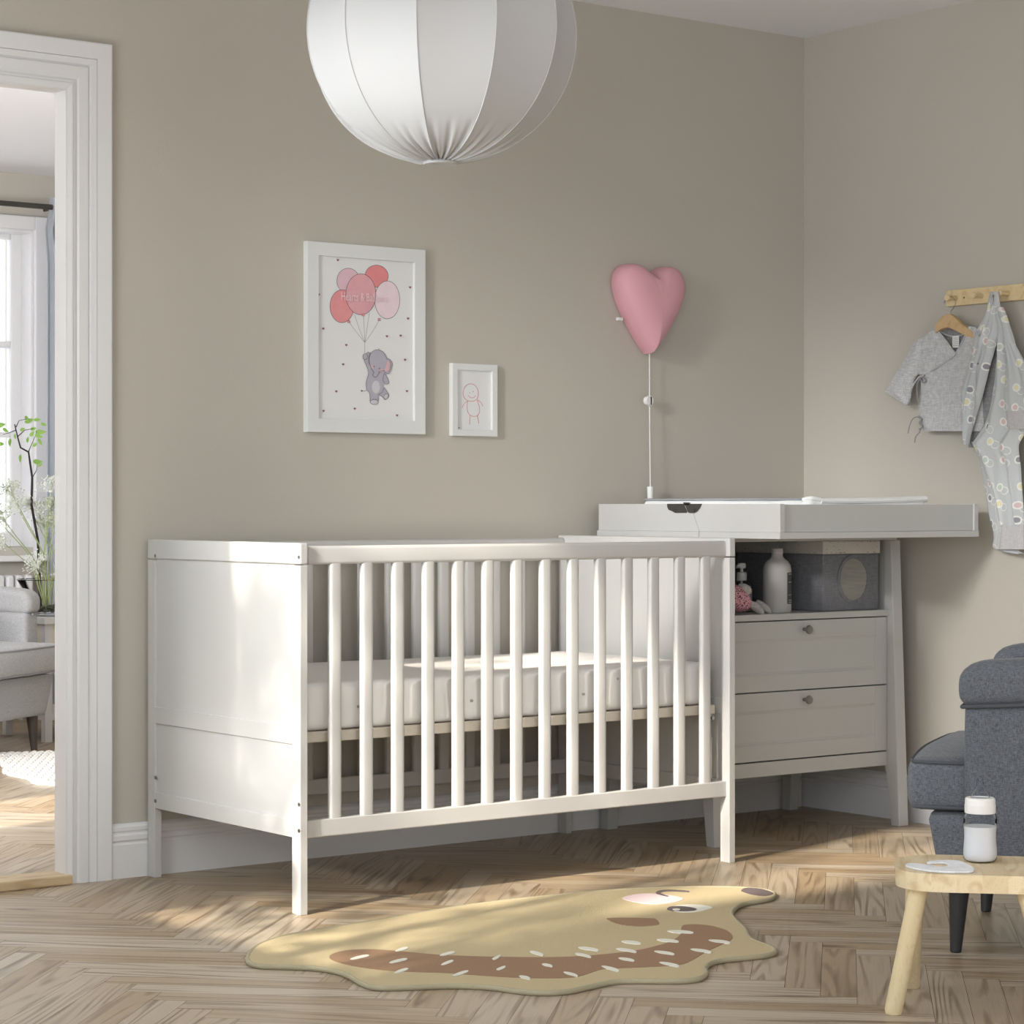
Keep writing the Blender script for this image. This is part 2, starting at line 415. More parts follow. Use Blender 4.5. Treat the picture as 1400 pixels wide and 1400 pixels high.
bm = B(); box(bm, ox0 + .06, gl + .01, WY + .122, WY + .126, oz0 + .05, 2.24); obj('window_pane', bm, GLASS, win)
bm = B(); box(bm, wx0 - .03, wx1 + .03, WY - .10, WY + .11, .725, .752, .006); obj('window_sill', bm, WHITE, win)
BLD = mat('pale_render', rgb(236, 238, 244), .9); BLG = mat('hazy_glass', rgb(196, 202, 222), .4); BLR = mat('slate_roof', rgb(170, 172, 190), .8)
b1 = thing('apartment_building', (6.5, 24, -6), 'pale hazy apartment building beyond the window of the next room', 'building')
# distant pale building seen through the window: facade centred on the view line
c0 = on_y(-30, 689, 24).x
b1.location.x = c0; ORG[b1] = Vector(b1.location)
def zat(py, y=24): return on_y(10, py, y).z
bm = B(); box(bm, c0 - 3.0, on_y(17, 600, 24).x, 24, 30, -6, zat(478)); obj('facade', bm, BLD, b1)
bm = B(); box(bm, c0 - 3.05, on_y(18, 600, 24).x, 23.95, 30, zat(478), zat(474)); obj('cornice', bm, BLR, b1)
for i, px in enumerate((-30, -6)):
    for j, py in enumerate((500, 552, 604, 656)):
        a = on_y(px, py, 23.97); c = on_y(px + 13, py + 30, 23.97)
        bm = B(); box(bm, a.x, c.x, 23.95, 24.02, c.z, a.z); obj('window', bm, BLG, b1)
bm = B(); a = on_y(-8, 423, 25); c = on_y(7, 480, 25); box(bm, a.x, c.x, 25, 26, c.z, a.z); obj('chimney', bm, BLD, b1)
bm = B(); box(bm, a.x - .02, c.x + .02, 24.98, 26.02, a.z - .04, a.z); obj('chimney_cap', bm, BLR, b1)

# curtain rod + curtain
t = thing('curtain_rod', (-1.3, 4.38, 2.36), 'dark grey curtain rod above the window of the next room', 'curtain rod')
bm = B(); tube(bm, [(-2.4, 4.38, 2.36), (-.556, 4.38, 2.36)], .0125, 16); obj('rod', bm, DARKM, t, True)
for x in (-.535, -2.3):
    bm = B(); tube(bm, [(x, 4.38, 2.36), (x, WY, 2.36)], .008, 10); obj('bracket', bm, DARKM, t, True)
CURT = mat('sheer_grey_curtain', rgb(226, 229, 234), .9)
nt = CURT.node_tree; bs = nt.nodes['Principled BSDF']; tr = nt.nodes.new('ShaderNodeBsdfTranslucent'); tr.inputs['Color'].default_value = rgb(230, 233, 238)
ms = nt.nodes.new('ShaderNodeMixShader'); ms.inputs['Fac'].default_value = .4
nt.links.new(bs.outputs[0], ms.inputs[1]); nt.links.new(tr.outputs[0], ms.inputs[2]); nt.links.new(ms.outputs[0], nt.nodes['Material Output'].inputs['Surface'])
bm = B(); pts = []
for i in range(121):
    x = -.572 + .26 * i / 120
    pts.append((x, 4.385 + .026 * sin(i * .42) + .006 * sin(i * 1.3)))
for zz, fl_ in ((2.40, .25), (2.372, .3), (2.30, .6), (2.1, .9), (1.2, 1.), (.05, 1.15)):
    pass
rows = []
for zz, fl_, sh in ((2.405, .35, .004), (2.372, .3, .004), (2.34, .35, .003), (2.26, .6, -.012), (2.1, .9, .0), (1.2, 1., .0), (.05, 1.15, .0)):
    rows.append([bm.verts.new((x + sh, 4.385 + (y - 4.385) * fl_, zz)) for x, y in pts])
for a, b in zip(rows, rows[1:]):
    for i in range(120): bm.faces.new((a[i], a[i + 1], b[i + 1], b[i]))
bmesh.ops.solidify(bm, geom=bm.faces[:], thickness=.0012)
obj('curtain', bm, CURT, None, True, 'sheer pale grey curtain hanging at the right edge of the next room window', 'curtain')

# radiator
t = thing('radiator', (-1.2, 4.41, .1), 'white column radiator below the window sill of the next room', 'radiator')
bm = B(); tube(bm, [(-1.9, 4.41, .6), (-.66, 4.41, .6)], .018, 12); tube(bm, [(-1.9, 4.41, .14), (-.66, 4.41, .14)], .018, 12)
for x in (-1.8, -.70): tube(bm, [(x, 4.41, 0), (x, 4.41, .15)], .012, 12)
obj("pipe", bm, WHITE, t, True)
for i in range(26):
    x = -.668 - i * .047
    bm = B(); box(bm, x - .019, x + .019, 4.375, 4.445, .10, .665, .013, seg=4); obj('column', bm, WHITE, t, True)

# knitted rug
bm = B()
KN = mat('chunky_wool', rgb(232, 230, 224), .95, bump=.4, bscale=150)
out = [(-1.50, 2.965), (-1.40, 2.945), (-1.265, 2.887), (-.95, 2.72), (-1.15, 1.55), (-1.722, 1.958), (-1.722, 2.2), (-1.712, 2.42), (-1.61, 2.62), (-1.56, 2.85)]
out = [(p.x, p.y) for p in catmull([Vector((x, y, 0)) for x, y in out], 4)]
def inside(x, y, poly):
    c = False; n = len(poly)
    for i in range(n):
        x1, y1 = poly[i]; x2, y2 = poly[(i + 1) % n]
        if (y1 > y) != (y2 > y) and x < (x2 - x1) * (y - y1) / (y2 - y1) + x1: c = not c
    return c
prism(bm, [Vector((x, y, .001)) for x, y in out], (0, 0, .012))
st = .034
for i in range(60):
    for j in range(70):
        x = -2.5 + i * st + (st / 2 if j % 2 else 0); y = 1.4 + j * st * .8
        if inside(x, y, out) and y < 3.3:
            ellipsoid(bm, Vector((x, y, .013)), (.014, .019, .010), Matrix.Rotation(radians(35 if j % 2 else -35), 4, 'Z'), 6)
obj('knitted_rug', bm, KN, None, True, 'white chunky knitted rug on the floor of the next room', 'rug')

# side table
TX, TY, TZ = -1.0, 3.56, .52
t = thing('side_table', (TX, TY, 0), 'white side table with a wood drawer box behind the chair in the next room', 'side table')
IV = mat('ivory_front', rgb(232, 226, 208), .5)
bm = B(); box(bm, -1.09, -.64, 3.36, 3.80, TZ - .03, TZ, .003); obj('tabletop', bm, WHITE, t)
bm = B(); box(bm, -1.075, -.655, 3.385, 3.79, TZ - .13, TZ - .03); obj('drawer_box', bm, IV, t)
bm = B(); box(bm, -1.075, -.655, 3.38, 3.79, .09, .12, .003); obj('shelf', bm, WHITE, t)
for x in (-1.08, -.69):
    for y in (3.375, 3.75):
        bm = B(); box(bm, x, x + .035, y, y + .035, 0, TZ - .03, .002); obj('leg', bm, WHITE, t)
# vase with stems
VC = on_z(73, 843, TZ); VC.y += .06
t = thing('glass_vase', VC, 'clear flared glass vase with dark stones on the white side table', 'vase')
bm = B(); lathe(bm, [(.066, .002), (.072, .05), (.09, .10), (.125, .153), (.123, .153), (.088, .10), (.069, .05), (.06, .012), (0, .012)], VC, 40); obj('bowl', bm, GLASS, t, True)
bm = B(); lathe(bm, [(.066, 0), (.067, .010), (0, .010)], VC, 32); obj('base', bm, GLASS, t, True)
bm = B(); lathe(bm, [(.1235, .152), (.1265, .155), (.1235, .156), (.121, .154), (.1235, .152)], VC, 40, cap=False); obj('rim', bm, clear('glass_rim', (.9, .88, .6, 1), .6), t, True)
bm = B(); rr = random.Random(5)
for i in range(60):
    a = rr.uniform(0, 2 * pi); d = .055 * sqrt(rr.random())
    ellipsoid(bm, VC + Vector((d * cos(a), d * sin(a), .022 + rr.random() * .022)), (.010, .008, .007), None, 8)
obj('stones', bm, mat('dark_stones', rgb(92, 96, 84), .6, var=.3, vscale=50), t, True)
# flowering stems
rr = random.Random(11)
heads = [(17, 676, 15), (26, 698, 16), (6, 712, 15), (52, 700, 13), (62, 722, 16), (69, 672, 17), (68, 697, 14), (40, 692, 11), (74, 716, 12), (52, 775, 17), (-12, 700, 14), (5, 742, 10)]
for i, (hx, hy, hr) in enumerate(heads):
    yy = VC.y + rr.uniform(-.05, .08)
    h = on_y(hx, hy, yy); r = hr / 3245. * 9.9
    base = VC + Vector((rr.uniform(-.03, .03), rr.uniform(-.03, .03), .03))
    t = thing('umbel_flower', base, 'green-stemmed pale umbel flower among its like in the glass vase', 'flower', 'umbel flowers in the vase')
    mid_ = base.lerp(h, .5) + Vector((.05 * (1 if h.x < base.x else -.3), 0, .02))
    ps = catmull([base, base.lerp(mid_, .6), mid_, h.lerp(mid_, .4), h], 5, False)
    bm = B(); tube(bm, ps, [.0028 - .0012 * k / len(ps) for k in range(len(ps))], 6); obj('stem', bm, GREEN, t, True)
    bm = B(); dirv = (h - ps[-4]).normalized()
    for k in range(54):
        d = Vector((rr.gauss(0, .8), rr.gauss(0, .8), rr.gauss(0, .8))) + dirv * 1.1; d.normalize()
        e = h + d * r * rr.uniform(.8, 1.25)
        tube(bm, [h, e], .0007, 3)
        for q in range(2):
            ellipsoid(bm, e + Vector((rr.gauss(0, .008), rr.gauss(0, .008), rr.gauss(0, .008))), (.0038, .0038, .0032), None, 4)
    ellipsoid(bm, h, (.008, .008, .007), None, 8)
    obj('flower_head', bm, UMBEL if i % 2 else SEED, t, True)
# leafy branch
yb = VC.y + .04
def pb(x, y, dy=0): return on_y(x, y, yb + dy)
t = thing('leafy_branch', VC + Vector((0, .02, .03)), 'dark bare twig with bright green leaves rising above the flowers', 'branch')
bm = B()
trunk = [VC + Vector((-.02, .02, .03)), pb(52, 740), pb(43, 690), pb(44, 653), pb(41, 632), pb(39, 618), pb(28, 612), pb(24, 597), pb(20, 580)]
tube(bm, trunk, [.0065, .006, .0055, .005, .0045, .004, .0036, .003, .0024], 8)
for seg in ([(44, 653), (50, 643), (51, 635)], [(39, 618), (42, 610), (48, 597), (50, 590)], [(22, 588), (12, 592), (4, 594)], [(24, 597), (34, 588), (46, 586)], [(22, 584), (26, 575), (36, 573)]):
    tube(bm, [pb(*p) for p in seg], [.0022, .0014, .0010][:len(seg)] + [.0008] * (len(seg) - 3), 6)
obj('twig', bm, BARK, t, True)
leaves = [(40, 575, 12, 20), (37, 572, 9, -30), (51, 574, 9, 5), (60, 580, 8, -20), (46, 586, 9, 10), (56, 590, 14, 0), (53, 596, 10, -15), (55, 604, 10, -60), (14, 605, 11, -80), (2, 581, 12, 10), (2, 607, 10, 0), (38, 601, 8, 70), (28, 627, 10, -85), (55, 636, 7, 30), (52, 631, 14, 0), (31, 587, 8, 20), (44, 593, 9, 40), (48, 608, 8, 30), (-8, 590, 12, 0), (8, 588, 10, -20), (21, 597, 8, -60)]
for (lx, ly, ls, la) in leaves:
    c = pb(lx, ly, rr.uniform(-.04, .04)); s = ls / 3245. * 9.9 * .58; a = radians(la)
    ax = Vector((cos(a) * .85, rr.uniform(-.4, .4), sin(a))).normalized(); sd = ax.cross(Vector((.3, -1, rr.uniform(-.6, .6)))).normalized()
    nn = ax.cross(sd)
    bm = B(); top, bot = [], []
    prof = [(-1, .0), (-.75, .42), (-.35, .62), (.1, .58), (.55, .34), (1, .0)]
    up = [bm.verts.new(c + ax * s * u + sd * s * w * .8 + nn * s * .12) for u, w in prof[1:-1]]
    dn = [bm.verts.new(c + ax * s * u - sd * s * w * .8 + nn * s * .12) for u, w in prof[1:-1]]
    md = [bm.verts.new(c + ax * s * u) for u, w in prof]
    for k in range(5):
        A = [md[k], md[k + 1]] + ([up[k]] if k < 4 else []) + ([up[k - 1]] if k > 0 else [])
        Bq = [md[k + 1], md[k]] + ([dn[k - 1]] if k > 0 else []) + ([dn[k]] if k < 4 else [])
        bm.faces.new(A); bm.faces.new(Bq)
    bmesh.ops.solidify(bm, geom=bm.faces[:], thickness=.0006)
    obj('leaf', bm, LEAF, t)

# ------------------------------------------------------------------ crib
CX0, CX1, CY0, CY1 = -2.432, -1.022, -.785, -.022
crib = thing('crib', ((CX0 + CX1) / 2, (CY0 + CY1) / 2, 0), 'pale grey wooden crib with upright bars standing along the wall', 'crib')
def end_panel(xa, xb, out):
    bm = B()
    e = .0008
    box(bm, xa, xb, CY0, CY0 + .038, 0, .842, .0015); box(bm, xa, xb, CY1 - .038, CY1, 0, .842, .0015)
    box(bm, xa - .001, xb + .001, CY0 - .001, CY1 + .001, .8445, .896, .004, seg=3)
    box(bm, xa + e, xb - e, CY0 + .038, CY1 - .038, .409, .453, .0015)
    box(bm, xa + e, xb - e, CY0 + .038, CY1 - .038, .184, .227, .0015)
    box(bm, xa + .0065, xb - .0065, CY0 + .036, CY1 - .036, .225, .411)
    box(bm, xa + .0065, xb - .0065, CY0 + .036, CY1 - .036, .451, .846)
    return obj('end_panel', bm, GREY, crib)
ep = end_panel(CX0, CX0 + .021, -1); end_panel(CX1 - .021, CX1, 1)
for p in ((409, 762), (409, 1100), (409, 1136), (212.5, 760), (212.5, 1063), (212.5, 1095)):
    c = on_x(p[0], p[1], CX0)
    bm = B(); lathe(bm, [(.0048, -.0012), (.0048, .001), (.0025, .0002), (.0025, .002)], c, 14, axis='x'); obj('screw', bm, STEEL, ep, True)
for yf, nm in ((CY0 + .013, 0), (CY1 - .033, 1)):
    bm = B(); box(bm, CX0 + .030, CX1 - .012, yf, yf + .022, .843, .888, .008, seg=4); obj('top_rail', bm, GREY, crib, True)
    bm = B(); box(bm, CX0 + .021, CX1 - .012, yf, yf + .022, .182, .225, .003); obj('bottom_rail', bm, GREY, crib)
    for i in range(14):
        x = -2.319 + .0928 * i; bm = B(); n = 24
        for z0, z1 in ((.215, .86),):
            ring = [[bm.verts.new((x + .0165 * (abs(cos(a)) ** .5) * (1 if cos(a) > 0 else -1), yf + .011 + .0095 * (abs(sin(a)) ** .5) * (1 if sin(a) > 0 else -1), z)) for a in [2 * pi * k / n for k in range(n)]] for z in (z0, z1)]
            for k in range(n): bm.faces.new((ring[0][k], ring[0][(k + 1) % n], ring[1][(k + 1) % n], ring[1][k]))
            bm.faces.new(ring[0]); bm.faces.new(ring[1])
        obj('spindle', bm, GREY, crib, True, angle=60)
# mattress support: frame with slats, corner clips
bm = B()
bx0, bx1, by0, by1 = CX0 + .036, CX1 - .03, CY0 + .048, CY1 - .048
box(bm, bx0, bx1, by0, by0 + .02, .408, .434, .003); box(bm, bx0, bx1, by1 - .02, by1, .408, .434, .003)
box(bm, bx0, bx0 + .03, by0 + .02, by1 - .02, .408, .434, .003); box(bm, bx1 - .03, bx1, by0 + .02, by1 - .02, .408, .434, .003)
mb = obj('mattress_base', bm, BEIGE, crib)
for i in range(14):
    bm = B(); x = bx0 + .10 + i * .092; box(bm, x - .024, x + .024, by0 + .01, by1 - .01, .418, .428, .001); obj('slat', bm, BEIGE, mb)
for x in (bx0 + .012, bx1 - .012):
    bm = B(); box(bm, x - .009, x + .009, by0 + .002, by0 + .018, .390, .409, .002); lathe(bm, [(.005, -.004), (.005, .004)], (x, by0 - .001, .398), 12, axis='y'); obj('clip', bm, STEEL, mb)

# mattress in gathered sheet
def rounded_grid_box(x0, x1, y0, y1, z0, z1, r, nx, ny, nz, disp):
    bm = bmesh.new()
    bmesh.ops.create_cube(bm, size=1.)
    for v in bm.verts: v.co = Vector(((x0 + x1) / 2 + v.co.x * (x1 - x0), (y0 + y1) / 2 + v.co.y * (y1 - y0), (z0 + z1) / 2 + v.co.z * (z1 - z0)))
    def cuts(ax, n):
        es = [e for e in bm.edges if abs((e.verts[0].co - e.verts[1].co)[ax]) > 1e-6 and abs((e.verts[0].co - e.verts[1].co).normalized()[ax]) > .99]
        bmesh.ops.subdivide_edges(bm, edges=es, cuts=n, use_grid_fill=True)
    cuts(0, nx); cuts(1, ny); cuts(2, nz)
    lo = Vector((x0 + r, y0 + r, z0 + r)); hi = Vector((x1 - r, y1 - r, z1 - r))
    for v in bm.verts:
        c = Vector((max(lo.x, min(hi.x, v.co.x)), max(lo.y, min(hi.y, v.co.y)), max(lo.z, min(hi.z, v.co.z))))
        d = v.co - c
        if d.length > 1e-9:
            nrm = d.normalized(); v.co = c + nrm * r; v.co += nrm * disp(v.co, nrm)
    return bm
from mathutils import noise
def mdisp(p, n):
    side = max(0, 1 - abs(n.z) * 1.3)
    t = p.x * 9 + p.y * 9
    h = (p.z - .434) / .118
    w = noise.noise(Vector((t * .7, 3.1, p.z * 2))) * .006 + noise.noise(Vector((t * 2.1, 9.1, p.z * 9))) * .003
    pinch = -.010 * math.exp(-((t * .35 % 1) - .5) ** 2 / .006) * (1 - h)
    return (w + pinch) * side + noise.noise(p * 5) * .0015
bm = rounded_grid_box(CX0 + .040, CX1 - .048, CY0 + .055, CY1 - .055, .4345, .552, .020, 220, 60, 14, mdisp)
DOT = mat('grey_print_dots', rgb(170, 168, 166), .9)
mt = obj('mattress', bm, SHEET, None, True, 'white sheeted mattress inside the crib', 'mattress', angle=180)
for (px, py) in ((490, 966), (645, 958), (798, 949), (844, 928), (935, 941)):
    c = on_y(px, py, CY0 + .0535)
    bm = B(); lathe(bm, [(.0035, .003), (.0035, -.002)], c, 10, axis='y'); obj('printed_dot', bm, DOT, mt)

# ------------------------------------------------------------------ changing table
TX0, TX1 = -.905, -.098
tb = thing('changing_table', (-.5, -.28, 0), 'pale grey changing table with two drawers and a fold-out top in the corner', 'changing table')
LX0, LX1 = -.886, -.085
def leg_poly(x0, front, bottom_rear, z_top=.878):
    if front:   # foot, flaring forward
        return [Vector((x0, y, z)) for y, z in ((-.548, 0), (-.514, 0), (-.4985, .133), (-.485, .19), (-.485, z_top), (-.513, z_top))]
    return [Vector((x0, y, z)) for y, z in ((-.028, 0), (-.064, 0), (-.072, .133), (-.080, .19), (-.080, z_top), (-.050, z_top))]
for x0 in (LX0, LX1 - .041):
    for fr in (True, False):
        bm = B(); prism(bm, leg_poly(x0, fr, 0), (.041, 0, 0)); bmesh.ops.bevel(bm, geom=bm.edges[:], offset=.0015, segments=1, affect='EDGES'); obj('leg', bm, GREYD, tb)
bx_0, bx_1 = LX0 + .012, LX1 - .012
for xa, xb in ((bx_0, bx_0 + .018), (bx_1 - .020, bx_1 - .002)):
    bm = B(); box(bm, xa, xb, -.490, -.055, .184, .878, .001); obj('side_panel', bm, GREYD, tb)
ix0, ix1 = bx_0 + .018, bx_1 - .020
bm = B(); box(bm, ix0, ix1, -.075, -.065, .184, .878); obj('back_panel', bm, GREYD, tb)
bm = B(); box(bm, ix0, LX1 - .041, -.503, -.075, .645, .664, .0015); obj('shelf', bm, GREYD, tb)
bm = B(); box(bm, LX0 + .041, LX1 - .0415, -.497, -.475, .184, .2265, .0015); box(bm, ix0, ix1, -.475, -.08, .200, .212); obj('bottom_rail', bm, GREYD, tb)
fx0, fx1 = LX0 + .0425, LX1 - .0425
for z0, z1 in ((.2305, .4315), (.4350, .6415)):
    bm = B(); h = z1 - z0; y = -.497
    def fr(x, z, yy): return Vector((x, yy, z))
    pz0, pz1, px0, px1 = z0 + .048, z1 - .054, fx0 + .05, fx1 - .05
    box(bm, fx0, px0, y, y + .018, z0, z1, .001); box(bm, px1, fx1, y, y + .018, z0, z1, .001)
    box(bm, px0 + .0003, px1 - .0003, y, y + .018, z0, pz0 - .0, .001); box(bm, px0 + .0003, px1 - .0003, y, y + .018, pz1, z1, .001)
    box(bm, px0, px1, y + .006, y + .016, pz0 - .001, pz1 + .001)
    # sloping bead round the field
    b0, b1 = .0, .009
    ring1 = [(px0 + b0, pz0 + b0), (px1 - b0, pz0 + b0), (px1 - b0, pz1 - b0), (px0 + b0, pz1 - b0)]
    ring2 = [(px0 + b1, pz0 + b1), (px1 - b1, pz0 + b1), (px1 - b1, pz1 - b1), (px0 + b1, pz1 - b1)]
    A = [bm.verts.new((a, y + .0025, c)) for a, c in ring1]; C2 = [bm.verts.new((a, y + .0062, c)) for a, c in ring2]
    for i in range(4): bm.faces.new((A[i], A[(i + 1) % 4], C2[(i + 1) % 4], C2[i]))
    box(bm, fx0 + .01, fx1 - .01, y + .018, -.1, z0 + .01, z0 + .02)
    dr = obj('drawer', bm, GREYD, tb)
    kx = on_y(1108, 859, -.525).x; kz = z1 - .027
    bm = B(); lathe(bm, [(.0055, 0), (.005, -.012), (.008, -.015), (.0125, -.019), (.0135, -.023), (.011, -.028), (.006, -.030), (0, -.0305)], (kx, y, kz), 24, axis='y'); obj('knob', bm, KNOB, dr, True)
# fixed top and the folded-out tray
bm = B(); box(bm, -.898, -.10, -.515, -.045, .879, .892, .001); obj('top_board', bm, GREY, tb)
ty0, ty1 = -.842, -.045
bm = B()
box(bm, TX0 - .004, TX1 - .0, -.505, ty1 + .004, .8925, .9105, .0015)
box(bm, TX0 - .003, TX1 + .002, ty0 - .0015, -.508, .8925, .9105, .0008)
obj('tray_floor', bm, GREY, tb)
bm = B()
def side(x0, x1):
    # split by the slanted fold seam
    prism(bm, [Vector((x0, ty1, .911)), Vector((x0, -.5045, .911)), Vector((x0, -.4635, .99)), Vector((x0, ty1, .99))], (x1 - x0, 0, 0))
    prism(bm, [Vector((x0, -.506, .911)), Vector((x0, ty0, .911)), Vector((x0, ty0, .99)), Vector((x0, -.465, .99))], (x1 - x0, 0, 0))
side(TX0, TX0 + .016); obj('tray_side', bm, GREY, tb)
bm = B(); side(TX1 - .016, TX1); obj('tray_side', bm, GREY, tb)
bm = B(); box(bm, TX0 + .016, TX1 - .016, ty0 + .006, ty0 + .020, .911, .9885, .001); obj('tray_front', bm, GREYD, tb)
bm = B(); box(bm, TX0 + .016, TX1 - .016, ty1 - .016, ty1, .911, .9885, .001); obj('tray_back', bm, GREY, tb)
for sx, xx in ((-1, TX0), (1, TX1)):
    bm = B()
    L1 = [(-.366, .9905), (-.366, .982), (-.372, .973), (-.388, .969), (-.401, .964), (-.449, .964), (-.4525, .968), (-.437, .9905)]
    L2 = [(-.4425, .9905), (-.458, .966), (-.466, .9635), (-.485, .9635), (-.497, .968), (-.508, .977), (-.517, .9905)]
    d = .003 * sx
    prism(bm, [Vector((xx, y, z)) for y, z in L1], (d, 0, 0)); prism(bm, [Vector((xx, y, z)) for y, z in L2], (d, 0, 0))
    box(bm, min(xx, xx + d), max(xx, xx + d), -.466, -.437, .986, .9945, .001)
    for yy in (-.402, -.486):
        lathe(bm, [(.0048, d), (.0048, d * 1.5), (.003, d * 1.5), (.003, d * 1.2), (0, d * 1.2)], (xx, yy, .9725), 14, axis='x')
    obj('hinge', bm, DARKM, tb, label='dark metal folding hinge')

# changing pad
t = thing('changing_pad', (-.53, -.47, .911), 'white changing pad with a grey edge lying in the tray of the changing table', 'changing pad')
px0, px1, py0, py1 = -.770, -.292, -.835, -.09
def pdisp(p, n): return noise.noise(p * 9) * .002
bm = rounded_grid_box(px0, px1, py0 + .02, py1, .9115, 1.0005, .014, 60, 90, 10, pdisp); obj('pad', bm, MATTW, t, True, angle=180)
bm = rounded_grid_box(px0 + .004, px1 - .03, py0 + .055, py1 - .004, 1.000, 1.0065, .003, 30, 60, 2, lambda p, n: noise.noise(p * 7) * .0016); obj('grey_cover_edge', bm, PADG, t, True, angle=180)
bm = B()
ps = catmull([(px1 + .004, py0 + .028, 1.004), (px1 - .10, py0 + .026, 1.001), (px1 - .25, py0 + .026, .9985), (px0 + .05, py0 + .028, .997)], 6, False)
tube(bm, ps, [.010] * len(ps), 10); obj('rolled_edge', bm, MATTW, t, True)
bm = B(); r_ = random.Random(2)
tube(bm, catmull([(px0 + .006, py0 + .05, 1.001), (px0 + .015, py0 + .032, 1.0055), (px0 + .035, py0 + .026, 1.004), (px0 + .065, py0 + .024, .998)], 5, False), .0065, 10); obj('gathered_corner', bm, MATTW, t, True)

# storage box on the shelf
FELT = weave('grey_felt_box', rgb(108, 109, 114), rgb(134, 135, 140), 300, .1)
CARD = mat('pale_speckled_band', rgb(206, 202, 194), .8, var=.12, vscale=25)
sx0, sx1, sy0, sy1, sz0 = -.386, -.146, -.482, -.095, .6645
t = thing('storage_box', ((sx0 + sx1) / 2, (sy0 + sy1) / 2, sz0), 'grey fabric storage box with a pale band and oval window on the shelf', 'box')
bm = B(); box(bm, sx0, sx1, sy0, sy1, sz0, .838, .006, seg=3); obj('body', bm, FELT, t, True)
bm = B(); box(bm, sx0 - .003, sx1 + .003, sy0 - .003, sy1 + .003, .838, .8775, .003)
obj('lid_band', bm, CARD, t)
bm = B(); rr = random.Random(4)
for i in range(26):
    x = rr.uniform(sx0 + .01, sx1 - .01); z = rr.choice((.842, .874, rr.uniform(.842, .874)))
    lathe(bm, [(.0013, 0), (.0013, -.0006)], (x, sy0 - .003, z), 6, axis='y')
    y = rr.uniform(sy0 + .01, sy1); lathe(bm, [(.0013, 0), (.0013, -.0006)], (sx0 - .003, y, z), 6, axis='x')
obj('rivets', bm, DARKM, t)
c = on_y(1167, 792, sy0 - .003)
bm = B(); n = 48
ri = [[bm.verts.new((c.x + a * cos(2 * pi * k / n), sy0 + dy, c.z + bq * sin(2 * pi * k / n))) for k in range(n)] for a, bq, dy in ((.068, .0745, 0), (.068, .0745, -.004), (.057, .065, -.005), (.056, .064, -.001))]
for a_, b_ in zip(ri, ri[1:]):
    for k in range(n): bm.faces.new((a_[k], a_[(k + 1) % n], b_[(k + 1) % n], b_[k]))
obj('window_ring', bm, FELT, t, True)
BRUSH = mat('bundled_cloths', rgb(150, 148, 142), .9, bump=1., bscale=40, var=.25, vscale=9, aniso=(1, 1, 9))
bm = B(); n = 40
rows = []
for j in range(30):
    v = -1 + 2 * j / 29.; w = sqrt(max(0, 1 - v * v)); 
    rows.append([bm.verts.new((c.x + .0565 * w * u, sy0 - .0012 - .0022 * abs(sin(j * 1.1 + u * 1.5)) * w, c.z + .0645 * v)) for u in [-1 + 2 * i / 12. for i in range(13)]])
for a_, b_ in zip(rows, rows[1:]):
    for k in range(12): bm.faces.new((a_[k], a_[k + 1], b_[k + 1], b_[k]))
obj('folded_cloths', bm, BRUSH, t, True)

# white bottle with dark label
BOT = mat('matt_white_bottle', rgb(196, 194, 192), .5)
LBL = mat('dark_label', rgb(74, 76, 78), .6)
bc = Vector((-.522, -.425, .6645))
t = thing('lotion_bottle', bc, 'tall white bottle with a dark label beside the storage box', 'bottle')
bm = B(); lathe(bm, [(0, .0), (.040, .0), (.0425, .004), (.0425, .128), (.040, .142), (.033, .153), (.022, .161), (.0175, .167), (.0165, .176), (.018, .178), (.018, .184), (.0155, .185)], bc, 48); obj('body', bm, BOT, t, True)
bm = B(); lathe(bm, [(.0158, .184), (.0178, .1845), (.0178, .190), (.016, .1915), (0, .1915)], bc, 40); obj('cap', bm, BOT, t, True)
bm = B(); n = 18; a0 = atan2(CAM[1] - bc.y, CAM[0] - bc.x)
a1 = a0 + radians(44); a2 = a0 + radians(110)
for z0, z1, m_ in ((.026, .120, 0),):
    g = [[bm.verts.new(bc + Vector(((.0430) * cos(a1 + (a2 - a1) * k / n), .0430 * sin(a1 + (a2 - a1) * k / n), z))) for k in range(n + 1)] for z in (z0, z1)]
    for k in range(n): bm.faces.new((g[0][k], g[0][k + 1], g[1][k + 1], g[1][k]))
lb = obj('bottle_label', bm, LBL, t, label='dark label wrapped round the bottle')
bm = B()
for z0, z1 in ((.030, .032), (.036, .038), (.052, .0535), (.090, .092), (.114, .116)):
    g = [[bm.verts.new(bc + Vector(((.0433) * cos(a1 + .12 + (a2 - a1 - .2) * k / n), .0433 * sin(a1 + .12 + (a2 - a1 - .2) * k / n), z))) for k in range(n + 1)] for z in (z0, z1)]
    for k in range(n): bm.faces.new((g[0][k], g[0][k + 1], g[1][k + 1], g[1][k]))
obj('label_lines', bm, BOT, lb)
